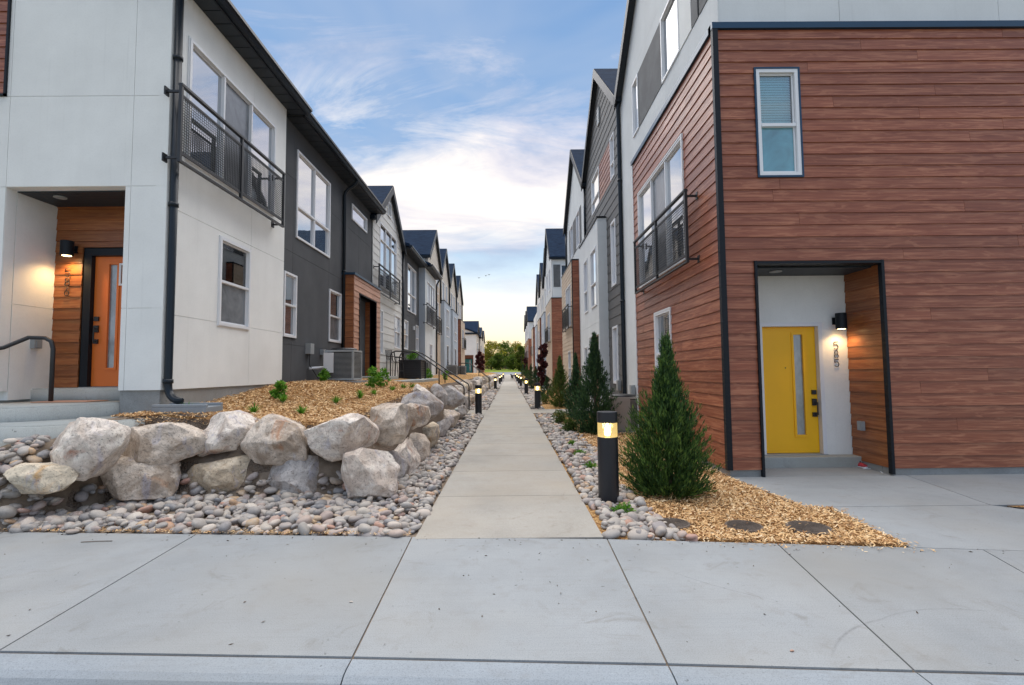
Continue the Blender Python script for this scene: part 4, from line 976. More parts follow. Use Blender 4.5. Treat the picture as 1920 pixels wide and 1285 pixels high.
# balcony window
us = [(onX(p, 200, X1)[0]-big[0])/(big[1]-big[0]) for p in (418.5, 471)]
window(S, big, L1, us, (), ('glass', 'screen', 'glass'), fw=.05, proud=.035); casing(S, big, L1, 'vinyl', .025, .02)
rb = [onX(336, 240, -4.68)[0]+.0, onX(532, 380, -4.68)[0], onX(532, 425, -4.68)[1], onX(532, 328, -4.68)[1]]
balcony(S, rb, L1, .22, .05, 2, 1)
window(S, low, L1, (), (.50,), ('screen', 'blind_glass'), fw=.05, blinds=('blind', .48)); casing(S, low, L1, 'vinyl', .02, .02)
eave_roof(S, Y1, 10.62, ZE, L1, over=.34, depth=4., ends=.22)
closed_body(S, Y1+1.2, 10.6, 1.0, ZE-.05, L1, 'white', 7.)
px_ = X1+.06; py_ = onX(325, 400, px_)[0]
pipe_down([(px_, py_, 9.4), (px_, py_, 1.32), (px_+.10, py_-.04, 1.20), (px_+.24, py_-.08, 1.17)], L1, .052, (6.2, 4.0, 1.45))
# ---- charcoal house
X2 = -5.02; F2 = FX(X2, 'L')
L2 = house('townhouse', X2, 10.65, 1.3, 'charcoal stucco townhouse with a brown boxed entrance', GL)
tall = rX(X2, (557, 281), (616.8, 484)); tall[3] = onX(557, 281, X2)[1]; hi = rX(X2, (659.5, 382), (687, 437.5))
ll = rX(X2, (532, 508), (553.4, 634)); ll[0] = max(ll[0], 10.72); lr = rX(X2, (616.8, 542), (638, 643.6))
for o in (tall, hi, ll, lr): o[0], o[1] = sorted(o[:2])
wall(F2, 10.62, 17.84, 1.33, ZE, [tall, hi, ll, lr], 'charcoal', L2, ju=(11.32, 13.62, 16.3), jz=(2.2, 4.35, 6.1))
window(F2, tall, L2, (.5,), (.36,), ('glass',), fw=.05); window(F2, hi, L2, (), (), ('glass',), fw=.05)
window(F2, ll, L2, (), (.5,), ('glass_dim', 'glass_dim'), fw=.05); window(F2, lr, L2, (), (.5,), ('screen', 'glass_dim'), fw=.05)
g = G(); g.box(X2-.3, X2-.02, 10.62, 17.8, .9, 1.328); g.build('foundation', 'found', L2)
eave_roof(F2, 10.9, 17.86, ZE-.02, L2, over=.40, depth=4., ends=.0)
closed_body(F2, 10.8, 17.84, 1.0, ZE-.05, L2, 'charcoal', 7.)
pd = onX(645, 500, X2+.06)[0]
pipe_down([(X2+.44, pd, ZE+.05), (X2+.40, pd, ZE-.12), (X2+.06, pd, ZE-.35), (X2+.06, pd, 1.4)], L2, .05, (4.6,))
m1 = onX(576, 655, X2); g = G(); F2.box(g, m1[0]-.11, m1[0]+.11, m1[1]-.12, m1[1]+.14, .0, .13); mb = g.build('meter_box', 'metalgrey', L2)
g = G(); g.tube([F2.P(m1[0], m1[1]-.1, .06), F2.P(m1[0], 1.75, .06), F2.P(m1[0]+.3, 1.42, .16), F2.P(m1[0]+1.0, 1.36, .42)], .013, 6); g.build('conduit', 'rubber', mb)
m2 = onX(602, 661, X2); g = G(); F2.box(g, m2[0]-.07, m2[0]+.07, m2[1]-.07, m2[1]+.08, 0, .10); g.build('vent_cover', 'metalgrey', L2)
# boxed entrance
XP = -4.66; yA = onX(663, 600, XP)[0]; yB = onX(712, 620, XP)[0]; zP = onX(663, 515, XP)[1]
op = [onX(673, 600, XP)[0], onX(704, 600, XP)[0], 1.0, onX(673, 552, XP)[1]]
boards(FX(XP, 'L'), yA, yB, 1.36, zP, .1785, [op], 'tan', L2, 3.6)  # reflected light on this face is put into the lighter board colour
boards(FY(yA), X2+.005, XP-.002, 1.36, zP, .1785, [], 'porch', L2, 3.6)
g = G(); g.box(X2-.02, XP+.05, yA-.05, yB+.05, zP+.001, zP+.07); g.build('coping', 'coping', L2)
g = G(); g.box(X2+.02, XP-.17, yB-.15, yB-.003, 1.3, zP); g.build('entrance_wall', 'tan', L2)
g = G(); FX(XP, 'L').box(g, op[0]-.03, op[0], 1.36, op[3]+.03, -.2, .035); FX(XP, 'L').box(g, op[1], op[1]+.03, 1.36, op[3]+.03, -.2, .035); FX(XP, 'L').box(g, op[0], op[1], op[3], op[3]+.03, -.2, .035); g.build('opening_trim', 'trimblack', L2)
boards(Fr((0, op[1]+.02, 0), (1, 0, 0), (0, -1, 0)), -6.2, XP-.17, 1.36, op[3]+.1, .1785, [], 'porch', L2, 3.6)
boards(Fr((0, op[0]-.02, 0), (1, 0, 0), (0, 1, 0)), -6.2, XP-.17, 1.36, op[3]+.1, .1785, [], 'porch', L2, 3.6)
g = G(); g.box(-6.25, XP-.17, op[0], op[1], op[3]+.01, op[3]+.05); g.build('porch_soffit', 'soffit', L2)
g = G(); g.box(-6.2, XP-.12, op[0], op[1], 1.0, 1.42); g.build('door_step', 'stepconc', L2)
door(Fr((-6.15, 0, 0), (0, 1, 0), (1, 0, 0)), [op[0]+.3, op[1]-.3, 1.42, 3.45], L2, 'teal', 'trimblack')
# ---- white gabled lap house
L3 = house('townhouse', -5.0, 17.86, 1.3, 'narrow white lap-sided gabled townhouse behind the patio', GL)
F3 = FX(-5.0, 'L'); t3 = rX(-5., (712, 415.5), (742.4, 558)); t3[3] = onX(712, 415.5, -5.)[1]; t3[2] = onX(742, 556, -5.)[1]
n3 = [18.3, 18.75, 1.75, 3.3]; n3 = rX(-5., (713, 581), (717, 664)); l3 = rX(-5., (739, 590), (749, 655))
boards(F3, 17.88, 22.74, 1.36, 7.25, .29, [t3, n3, l3], 'lapwhite', L3, 2.6, gable=(20.3, 9.25))
window(F3, t3, L3, (.33, .66), (.74,), ('glass', 'glass_dim', 'glass'), fw=.05); window(F3, l3, L3, (), (.5,), ('glass_dim', 'glass'), fw=.05); window(F3, n3, L3, (), (.5,), ('glass_dim',), fw=.05)
r3 = [onX(710.5, 540, -4.78)[0], onX(749.5, 540, -4.78)[0], onX(712, 548, -4.78)[1], onX(711, 496, -4.78)[1]]
balcony(F3, r3, L3, .22, .12, 1, 1)
gv = rX(-5., (726.5, 373), (731.5, 400)); gv[2], gv[3] = 8.05, 8.65
g = G(); rim(g, F3, *gv, .05, .02, .05); g.build('gable_vent', 'vinyl', L3)
z = gv[2]+.06
while z < gv[3]-.06: g = G(); F3.box(g, gv[0]+.05, gv[1]-.05, z, z+.03, .02, .035); g.build('vent_slat', 'metalgrey', L3); z += .06
gable_roof(F3, 17.86, 22.76, 7.25, 9.2, L3, over=.16, eave=.14, depth=5.)
closed_body(F3, 18.0, 22.7, 1.0, 7.2, L3, 'lapwhite', 5.)
g = G(); g.box(-5.2, -5.02, 17.9, 22.7, .9, 1.358); g.build('foundation', 'found', L3)
pipe_down([(-4.94, 22.85, 7.25), (-4.94, 22.85, 1.4)], L3, .05, (4.,))
# ---- second charcoal house
L4 = house('townhouse', X2, 22.8, 1.3, 'smaller charcoal stucco townhouse between the white gable and the pale blue box', GL)
t4 = rX(X2, (763.7, 487), (779.4, 579.6)); t4[3] = 6.95; t4[2] = 4.6
a4 = rX(X2, (756.5, 599), (764.3, 656)); b4 = rX(X2, (779.4, 609.5), (786, 660)); b4[1] = min(b4[1], 27.1)
wall(F2, 22.92, 27.26, 1.33, ZE, [t4, a4, b4], 'charcoal', L4, jz=(4.35,))
window(F2, t4, L4, (.5,), (.38,), ('glass',), fw=.05); window(F2, a4, L4, (), (.5,), ('glass_dim', 'glass'), fw=.05); window(F2, b4, L4, (), (.5,), ('glass_dim', 'glass'), fw=.05)
eave_roof(F2, 22.95, 27.3, ZE, L4, over=.36, depth=4.); closed_body(F2, 23, 27.2, 1., ZE-.05, L4, 'charcoal', 5.)
g = G(); F2.box(g, 25.6, 25.75, 3.75, 3.95, 0, .08); g.build('vent_cover', 'vinyl', L4)
# ---- pale boxed house
L5 = house('townhouse', -4.67, 27.3, 1.3, 'pale blue-grey boxed townhouse with a black balcony rail', GL)
F5 = FX(-4.67, 'L'); t5 = rX(-4.67, (801, 520), (814, 596)); t5[2] = 4.3; t5[3] = 6.75
s5 = [onX(805.5, 640, -4.67)[0], onX(810, 640, -4.67)[0], 1.9, 3.2]
wall(F5, 27.3, 31.2, 1.33, ZE, [t5, s5], 'offwhite', L5); wall(FY(27.296), -5.4, -4.672, 1.33, ZE-.002, [], 'paleblue', L5)
window(F5, t5, L5, (.33, .66), (), ('glass', 'glass_dim', 'glass'), fw=.05); window(F5, s5, L5, (), (.5,), ('glass_dim', 'glass'), fw=.05)
balcony(F5, [onX(800.5, 570, -4.47)[0], onX(820, 570, -4.47)[0]-.3, 4.2, 5.3], L5, .2, .12, 1, 1)
eave_roof(F5, 27.28, 31.3, ZE+.04, L5, over=.30, depth=3.5); closed_body(F5, 27.5, 31.2, 1., ZE-.05, L5, 'offwhite', 5.)
pipe_down([(-4.4, 31.1, ZE), (-4.6, 31.15, ZE-.3), (-4.6, 31.15, 1.4)], L5, .05)
# ---- three-storey gables
units = [(30.1, 35.5, 'sun-tinted cream-gabled three-storey townhouse rising behind the pale blue box', 'lapsunlit'), (35.52, 40.7, 'second sun-tinted cream gable with a tall pale blue box bay, left row', 'lapsunlit'),
         (40.72, 46.2, 'third sun-tinted cream gable with a pale blue box bay, left row', 'lapsunlit'), (46.22, 51.8, 'fourth sun-tinted cream gable with a brown sided bay, left row', 'lapsunlit')]
UL = []
for i, (a, b, lb, mt_) in enumerate(units):
    h_ = house('townhouse', -5.0, a, 1.2, lb, GL); UL.append(h_); c = (a+b)/2
    aa = 31.32 if i == 0 else a
    if i == 0:
        fr_ = FX(-5., 'L'); o3_ = [33.6, 34.6, 7.0, 8.4]
        boards(fr_, 30.1, 35.5, 7.55, 8.7, .22, [o3_], 'lapsunlit', h_, gable=(32.8, 11.0), join=True)
        boards(fr_, 31.32, 35.5, 1.3, 7.54, .22, [[32.4, 34.6, 4.3, 6.4]], 'lapbeige', h_, join=True)
        window(fr_, o3_+['far'], h_, (), (), ('glass',), fw=.06); window(fr_, [32.4, 34.6, 4.3, 6.4, 'far'], h_, (.5,), (), ('glass',), fw=.06)
        balcony(fr_, [32.2, 34.8, 4.15, 5.25], h_, .22, .12, 1, 1)
        gable_roof(fr_, 30.1, 35.5, 8.7, 10.95, h_, over=.16, eave=.12, depth=4.5); closed_body(fr_, 30.12, 35.48, 1.2, 8.67, h_, 'white', 4.5)
    else:
        unit('L', -5., a, b, 1.3, 8.7, 11.0, h_, 'lapsunlit', [[c-1.5, c-.4, 6.9, 8.4], [c+.5, c+1.5, 6.9, 8.4]], body='white', lap=True, eave=.12)
    pipe_down([(-4.93, b-.1, 8.7), (-4.93, b-.1, 6.5)], h_, .06)
box_bay(UL[1], 'L', -4.72, -5., 35.8, 39.6, 1.3, 6.75, 'paleblue', [[36.8, 38.6, 4.2, 6.3]], dr=[37.2, 38.2, 1.4, 3.5])
box_bay(UL[2], 'L', -4.72, -5., 41.2, 45.2, 1.3, 6.75, 'paleblue', [[42.2, 44.0, 4.2, 6.3]], dr=[42.6, 43.6, 1.4, 3.5])
h_ = UL[3]; bay(h_, None, -4.70, 47.6, 52.0, 6.6, 'brown', 'lapbeige', -5.0, [[49., 50.8, 3.9, 5.8]], .22, .1785, 'L', [[49., 50.8, 3.9, 5.8, 'far']], zb=1.3); balcony(FX(-4.7, 'L'), [48.8, 51., 3.8, 4.9], h_, .22, .12, 1, 1)
# ---- the far block with the teal door
L10 = house('townhouse', -5.1, 76.5, 1.2, 'white end house with a teal door in a brown recess, far down the left row', GL)
E_ = FY(76.5); tx0, tx1 = onY(872, 680, 76.9)[0], onY(885, 680, 76.9)[0]
ztop = 7.5; od = [tx0-.35, tx1+.25, 1.0, onY(878, 666, 76.5)[1]]
g = G(); slab(g, E_, -16, -5.1, .8, ztop, [od], -.2, 0); g.build('wall', 'white', L10)
g = G(); g.prism([(-16, 76.5, ztop+.004), (-5.1, 76.5, ztop+.004), (-10.5, 76.5, ztop+2.0), (-16, 76.5, ztop+2.0)], (0, .2, 0)); g.build('gable_panel', 'white', L10)
g = G(); E_.box(g, od[0], od[1], 1.0, od[3], -1.2, -1.1); g.box(od[0], od[0]+.1, 76.7, 77.7, 1, od[3]); g.box(od[1]-.1, od[1], 76.7, 77.7, 1, od[3]); g.build('recess_wall', 'brown', L10)
door(FY(77.45), [tx0-.1, tx1, 1.3, 3.5], L10, 'teal', 'trimblack')
g = G(); g.prism([(-4.85, 76.2, ztop-.1), (-10.5, 76.2, ztop+2.05), (-10.5, 76.2, ztop+2.25), (-4.85, 76.2, ztop+.12)], (0, 12, 0)); g.build('roof', 'shingle', L10)
g = G(); g.box(-9.2, -8.9, 79, 79.3, 8.8, 10.4); g.build('chimney', 'trimblack', L10)
closed_body(FX(-5.1, 'L'), 79.4, 86, .8, ztop, L10, 'white', 8)
fr_ = FX(-5.1, 'L')
boards(fr_, 76.52, 82., 1.2, 7.4, .25, [[78, 80, 4.2, 6.2]], 'lapsunlit', L10, gable=(79.3, 9.6), join=True); window(fr_, [78, 80, 4.2, 6.2, 'far'], L10, (.5,), (), ('glass',), fw=.08)
gable_roof(fr_, 76.5, 82.1, 7.4, 9.5, L10, over=.2, eave=.1, depth=6.); balcony(fr_, [77.8, 80.2, 4.0, 5.1], L10, .25, .15, 1, 1)
for a, b, lb in ((86.2, 93.5, 'sun-tinted cream and brown townhouse second to last in the far left block'), (93.6, 101., 'last sun-tinted cream townhouse of the left row, beside the plum tree')):
    h_ = house('townhouse', -5.1, a, 1.2, lb, GL); c = (a+b)/2; unit('L', -5.1, a, b, 1.2, 7.4, 9.4, h_, 'lapsunlit', [[c-1.5, c-.3, 4.4, 6.2], [c+.6, c+1.8, 4.4, 6.2]], body='white', lap=True)
    boards(FX(-4.9, 'L'), a+.3, c, 1.2, 5.0, .25, [], 'brown', h_, join=True)

# ---- stairs of the orange door: three stepped landings wrapping the recess
st = thing('entrance_steps', (-6.4, 6.2, .68), 'grey concrete steps with curved edges leading up to the orange door', 'steps')
def tread(poly, z0, z1, nm='tread'):
    bm = bmesh.new(); off = rootloc(st); vv = [bm.verts.new((x-off.x, y-off.y, z1-off.z)) for x, y in poly]; f_ = bm.faces.new(vv)
    ex = bmesh.ops.extrude_face_region(bm, geom=[f_])
    for q in ex['geom']:
        if isinstance(q, bmesh.types.BMVert): q.co.z = z0-off.z
    bmesh.ops.recalc_face_normals(bm, faces=bm.faces)
    top = [e for e in bm.edges if all(abs(q.co.z-(z1-off.z)) < 1e-4 for q in e.verts)]
    bmesh.ops.bevel(bm, geom=top, offset=.022, segments=3, affect='EDGES'); me = bpy.data.meshes.new(nm); bm.to_mesh(me); bm.free(); me.shade_smooth(); 
    o = link(nm, me, 'stepconc', st); return o
def arcpts(p, c, q, n=8): return [((1-t)**2*p[0]+2*t*(1-t)*c[0]+t*t*q[0], (1-t)**2*p[1]+2*t*(1-t)*c[1]+t*t*q[1]) for t in [i/n for i in range(n+1)]]
tread([(-9.5, 7.9), (-9.5, 7.45), (rx0-.2, 7.45), (rx0, 7.45), (rx1, 7.42), (rx1, 7.9)], 1.1, 1.355)
tread([(-9.5, 7.5), (-9.5, 5.98), (-6.4, 5.98)]+arcpts((-6.3, 5.98), (-5.75, 6.05), (rx1, 6.9))[1:]+[(rx1, 7.5)], .85, 1.165)
tread([(-9.5, 6.6), (-9.5, 5.60), (-5.5, 5.60)]+arcpts((-5.5, 5.6), (-5.0, 5.65), (-4.75, 6.45))[1:]+[(-4.95, 6.85), (rx1, 6.9), (rx1, 7.0), (-6, 7.)], .60, .985)
tread([(-9.5, 6.0), (-9.5, 5.36), (-5.95, 5.36), (-5.68, 5.42), (-5.60, 5.62), (-5.6, 6.0)], .30, .83)
mat_ = tag(mesh('door_mat', *(lambda q: (q.v, q.f))(((lambda k: (k.box(-6.75, -5.95, 6.98, 7.35, 1.168, 1.18), k)[1])(G()))), 'tan'), 'thin woven brown mat lying on the landing below the orange door', 'mat')
# handrail at the orange door
hr = thing('handrail', (-5.85, 6.25, .985), 'thick black pipe handrail on the steps to the orange door', 'handrail')
hx, hy = onZ(94, 778, .985)
top_ = H+.42; zt = onY(100, 634, hy)[1]
pts = [(hx, hy, .99), (hx, hy, zt-.16), (hx-.03, hy, zt-.05), (hx-.12, hy, zt), (hx-.36, hy-.0, zt+.01)]
p_ = onY(0, 652, hy-.25); pts += [(p_[0]+.05, hy-.25, p_[1]), (p_[0]-.9, hy-.9, p_[1]-.30)]
g = G(); g.tube(pts, .029, 12); g.build('rail_pipe', 'iron', hr, smooth=True)
g = G(); g.lathe((hx, hy, .986), [(.09, 0), (.09, .012)], 20); g.build('base_plate', 'iron', hr)
# splash block
sp = thing('splash_block', (-4.6, 6.8, 1.0), 'pale concrete splash block under the black downspout on the mulch', 'splash block')
g = G(); x0, x1 = -4.86, -4.12; g.box(x0, x1, 6.72, 7.12, .90, 1.10); g.box(x0, x1, 6.72, 6.77, 1.101, 1.14); g.box(x0, x1, 7.07, 7.12, 1.101, 1.14); g.build('block_body', 'curbconc', sp, bevel=.008)
# ---- air conditioners
def ac_unit(x, y, z, label, w_=.78, h_=.80, mt='metalgrey', rot=0, box=False):
    t = thing('air_conditioner', (x, y, z), label, 'air conditioner', 'air conditioner units beside the houses')
    g = G(); g.box(x-w_/2-.12, x+w_/2+.12, y-w_/2-.12, y+w_/2+.12, z-.05, z+.04); g.build('pad', 'curbconc', t)
    b = w_/2; z0 = z+.06; z1 = z+h_; g = G()
    g.box(x-b, x+b, y-b, y+b, z0, z0+.05); g.box(x-b, x+b, y-b, y+b, z1-.05, z1)
    for sx in (-1, 1):
        for sy in (-1, 1): g.box(*sorted((x+sx*b, x+sx*(b-.05))), *sorted((y+sy*b, y+sy*(b-.05))), z0+.05, z1-.05)
    if box: g.box(x-b, x+b-.28, y-b-.002, y-b+.02, z0+.05, z1-.05)
    cb_ = g.build('cabinet', mt, t, bevel=.004)
    g = G(); g.box(x-b+.03, x+b-.03, y-b+.03, y+b-.03, z0+.04, z1-.04); g.build('coil', 'darkback', t)
    g = G(); zz = z0+.07
    while zz < z1-.06:
        for (a0, a1, c0, c1) in ((x-b+.045, x+b-.045, y-b+.004, y-b+.014), (x-b+.045, x+b-.045, y+b-.014, y+b-.004), (x-b+.004, x-b+.014, y-b+.045, y+b-.045), (x+b-.014, x+b-.004, y-b+.045, y+b-.045)): g.box(a0, a1, c0, c1, zz, zz+.011)
        zz += .03
    tag(g.build('louvre', mt, t), kind='stuff')
    g = G(); g.lathe((x, y, z1), [(b*.9, .0), (b*.88, .035), (b*.80, .055), (b*.2, .06), (.02, .07)], 28); g.build('fan_guard', 'iron', t, smooth=False)
    return t
ax, ay = onZ(637, 718, 1.30); A1 = ac_unit(ax-.05, ay+.45, 1.30, 'grey louvred air conditioner in front of the charcoal wall', .72, .82)
g = G(); g.box(ax-.41, ax-.18, ay-.0, ay+.07, 1.55, 2.05); g.build('control_panel', 'vinyl', A1)
g = G(); p = onX(582, 691, -4.95); g.tube([(-4.98, p[0], p[1]), (-4.75, p[0]+.35, p[1]+.02), (-4.62, p[0]+.75, p[1]-.05), (-4.5, p[0]+.95, 1.45), (-4.4, p[0]+1.2, 1.37)], .035, 8)
tag(g.build('drain_pipe', 'vinyl', smooth=True), 'white bent pipe running from the charcoal wall to the mulch', 'pipe')
ac_unit(2.88, 12.5, 0, 'tan air conditioner behind the large second juniper', .74, .88, MT.setdefault('acbeige', m_paint('beige_enamel', (.33, .30, .26), .45)), box=True)
ac_unit(-4.35, 24.6, 1.25, 'dark air conditioner before the second charcoal house', .8, .8)
ac_unit(-4.3, 37.0, 1.2, 'small dark air conditioner at the foot of the pale blue box', .8, .8)
ac_unit(-4.2, 43.0, 1.2, 'farther dark air conditioner beside the distant handrail', .8, .8)
# ---- patio of the white gabled house
pt = thing('patio', (-4.2, 17., 1.2), 'raised concrete patio slab with steps before the white gabled house', 'patio')
def block(poly, z0, z1, nm, par, mat='stepconc'):
    g = G(); g.prism([(x, y, z0) for x, y in poly], (0, 0, z1-z0)); return g.build(nm, mat, par, bevel=.012)
block([(-4.63, 15.2), (-3.75, 15.3)]+arcpts((-3.75, 15.3), (-3.1, 16.5), (-3.1, 18.2))[1:]+[(-3.1, 21.5), (-4.95, 21.5), (-4.95, 18.3), (-4.63, 18.2)], 1.0, 1.27, 'patio_slab', pt)
block([(-4.63, 15.5), (-4.1, 15.5), (-4.1, 18.2), (-4.63, 18.2)], 1.272, 1.41, 'door_step', pt)
for i in range(7):
    t = i/7; block([(-3.08+.21*i, 17.55), (-3.08+.21*(i+1), 17.55), (-3.08+.21*(i+1), 19.5), (-3.08+.21*i, 19.5)], -.1, 1.20-.168*(i+1)+.02, 'tread', pt)
def stair_rail(y, xt, xb, zt, zb, label, r=.024, grp='pair of black stair handrails'):
    t = thing('handrail', (xb, y, 0), label, 'handrail', grp); n = Vector
    g = G(); pts = [(xt, y, zt-1.0), (xt, y, zt-.18), (xt+.05, y, zt-.05), (xt+.18, y, zt), (xt+.75, y, zt), (xt+.9, y, zt-.04), (xb-.12, y, zb+.06), (xb-.03, y, zb), (xb, y, zb-.1), (xb, y, 0.02)]
    g.tube(pts, r, 8); g.build('rail_pipe', 'iron', t, smooth=True)
    for f_ in (.52,):
        x = xt+.9+(xb-.12-xt-.9)*f_; z = zt-.04+(zb+.06-zt+.04)*f_; g = G(); g.tube([(x, y, z), (x, y, z-.98)], r*.9, 8); g.build('post', 'iron', t)
    g = G(); g.tube([(xt+.02, y, zt-.33), (xt+.9, y, zt-.34), (xb-.1, y, zb-.26)], r*.6, 6); 
    return t
stair_rail(17.6, -4.25, -1.62, 2.30, 1.03, 'near black pipe handrail of the stairs through the boulder wall')
stair_rail(19.5, -4.35, -1.6, 2.32, 1.05, 'far black pipe handrail of the same boulder-wall stairs')
stair_rail(40.6, -4.2, -1.7, 2.25, 1.0, 'distant black handrail, nearer one of the second stairs', grp='distant stair handrails'); stair_rail(42.4, -4.2, -1.7, 2.25, 1.0, 'distant black handrail, farther one of the second stairs', grp='distant stair handrails')
def chair(x, y, z, rot, label):
    t = thing('patio_chair', (x, y, z), label, 'chair', 'black metal patio chairs'); c, s = math.cos(rot), math.sin(rot)
    Q = lambda a, b, h: (x+a*c-b*s, y+a*s+b*c, z+h)
    g = G()
    for a in (-.24, .24):
        g.tube([Q(a, .24, 0), Q(a, .22, .70), Q(a, .28, 1.12)], .013, 6); g.tube([Q(a, -.26, 0), Q(a, -.20, .66)], .013, 6); g.tube([Q(a, -.2, .66), Q(a, -.18, .86), Q(a, .24, .88)], .012, 6)
    g.tube([Q(-.24, .28, 1.12), Q(.24, .28, 1.12)], .013, 6); g.tube([Q(-.24, -.23, .32), Q(.24, -.23, .32)], .010, 6); g.build('chair_frame', 'iron', t)
    g = G()
    for i in range(9):
        a = -.22+i*.055; g.tube([Q(a, .23, .72), Q(a, .28, 1.1)], .009, 4)
    for i in range(6):
        h = .74+i*.07; g.tube([Q(-.23, .23+i*.008, h), Q(.23, .23+i*.008, h)], .005, 4)
    g.build('backrest', 'iron', t)
    g = G()
    for i in range(9):
        b = -.20+i*.052; g.hexa([Q(-.24, b, .66), Q(.24, b, .66), Q(.24, b+.042, .66), Q(-.24, b+.042, .66), Q(-.24, b, .675), Q(.24, b, .675), Q(.24, b+.042, .675), Q(-.24, b+.042, .675)])
    g.build('seat', 'iron', t)
chair(-4.35, 18.75, 1.27, math.radians(75), 'black metal patio chair nearest the brown boxed entrance'); chair(-4.45, 20.2, 1.27, math.radians(100), 'black metal patio chair farther back by the white siding')
ft = thing('patio_table', (-3.9, 20.2, 1.27), 'black slatted fire table standing on the patio', 'table')
g = G(); g.box(-4.35, -3.45, 19.3, 20.5, 1.98, 2.03); g.build('table_top', 'iron', ft)
g = G(); g.box(-4.26, -3.54, 19.39, 20.41, 1.30, 1.978); g.build('table_core', 'darkback', ft)
for i in range(7):
    g = G(); z = 1.32+i*.094; g.box(-4.30, -3.50, 19.35, 20.45, z, z+.078); g.build('slat', 'iron', ft)
for x in (-4.3, -3.5):
    for y in (19.35, 20.45): g = G(); g.box(x-.04, x+.04, y-.04, y+.04, 1.27, 1.975); g.build('leg', 'iron', ft)
# shoe, cord, lids
sh = thing('sneaker', (5.38, 7.35, .0), 'small red and dark sneaker left in the corner of the yellow door porch', 'shoe')
def loft(secs, nm, mat, par):
    v_ = []; n = 12
    for (cy, cz, rx_, rz_, cx_) in secs:
        for k in range(n): a_ = 2*math.pi*k/n; v_.append((cx_+rx_*math.cos(a_), cy, max(cz+rz_*math.sin(a_), .004)))
    f_ = [(i*n+k, i*n+(k+1) % n, (i+1)*n+(k+1) % n, (i+1)*n+k) for i in range(len(secs)-1) for k in range(n)]+[tuple(range(n)), tuple(range((len(secs)-1)*n, len(secs)*n))]
    return mesh(nm, v_, f_, mat, par, smooth=True)
sx, sy = Z0(1612, 876); sy -= .02
S_ = lambda secs, dz=0: [(sy+a_*.0+b_, cz+dz, rx_, rz_, sx+a_) for (a_, b_, cz, rx_, rz_) in secs]
loft([(sy-.10+i*.032, .028+.0*i, [.028, .042, .046, .044, .040, .040, .042, .030][i], [.020, .028, .036, .046, .058, .066, .070, .060][i], sx+[.02, .015, .01, .004, 0, -.003, -.004, -.004][i]) for i in range(8)], 'shoe_upper', 'red', sh)
loft([(sy-.11+i*.035, .012, [.028, .044, .050, .047, .043, .044, .045, .034][i], .014, sx+[.02, .015, .01, .004, 0, -.003, -.004, -.004][i]) for i in range(8)], 'sole', 'vinyl', sh)
g = G(); g.tube([(sx-.012, sy+.09, .075), (sx-.01, sy+.05, .092), (sx, sy+.0, .082)], .012, 6); g.build('tongue', 'rubber', sh)
g = G(); c0 = Z0(1618, 880); c1 = Z0(1655, 888); g.tube([(c0[0], c0[1], .008), (c0[0]+.12, c0[1]-.02, .008), (c0[0]+.2, c0[1]-.01, .008), (c1[0], c1[1], .008)], .006, 6); tag(g.build('cord', 'vinyl', smooth=True), 'thin white cord lying on the porch slab beside the sneaker', 'cord')
for i, (px, py, r_, lb) in enumerate([(1262, 985, .165, 'dark round valve lid at the edge of the pebbles'), (1395, 990, .175, 'brown round valve lid in the middle of the mulch'), (1517, 993, .2, 'embossed round valve lid nearest the pavement joint')]):
    cx0, cy0 = Z0(px, py); t = thing('valve_lid', (cx0, cy0, 0), lb, 'valve lid', 'round irrigation valve lids in the mulch')
    g = G(); g.lathe((cx0, cy0, -.05), [(r_*1.12, 0), (r_*1.12, .052), (r_*1.03, .060)], 32); g.build('lid_ring', 'lid', t)
    g = G(); g.lathe((cx0, cy0, .010), [(r_, 0), (r_, .012), (r_*.96, .017)], 32); lidm = g.build('lid_plate', 'lid', t)
    g = G()
    for k in range(-6, 7):
        hw = math.sqrt(max(0, (r_*.86)**2-(k*r_*.13)**2))
        if hw > .02: g.box(cx0-hw, cx0+hw, cy0+k*r_*.13-.005, cy0+k*r_*.13+.005, .0272, .031)
    tag(g.build('lid_rib', 'lid', lidm), kind='stuff')
# ---- bollards
def bollard(x, y, label, near=False):
    zf_ = far_z(y); t = thing('bollard_light', (x, y, zf_), label, 'bollard light', 'black bollard lights along the path'); n = 40 if near else 16; r_ = .122
    g = G(); g.lathe((x, y, zf_-.02), [(r_, 0), (r_, .772), (r_*.98, .776)], n); p_ = g.build('post', 'bollard', t)
    g = G(); g.lathe((x, y, zf_+.757), [(r_*.955, 0), (r_*.955, .168)], n); g.build('lamp_glass', 'lampglass', t)
    g = G(); g.lathe((x, y, zf_+.926), [(r_, 0), (r_, .118), (r_*.97, .126), (r_*.3, .128)], n); g.build('cap', 'bollard', t)
    if near:
        for o_ in (p_,): pass
    g = G(); g.lathe((x, y, zf_+.765), [(.028, 0), (.036, .02), (.040, .05), (.034, .09), (.02, .125), (.012, .15)], 16); g.build('bulb', 'bulb', t, smooth=True)
    if y < 60:
        ld = bpy.data.lights.new('lamp_light', 'POINT'); ld.energy = 7. if near else 6.; ld.color = (1, .70, .34); ld.shadow_soft_size = .06
        lo = bpy.data.objects.new('lamp_light', ld); COL.objects.link(lo); lo.location = (0, 0, .86); lo.parent = t
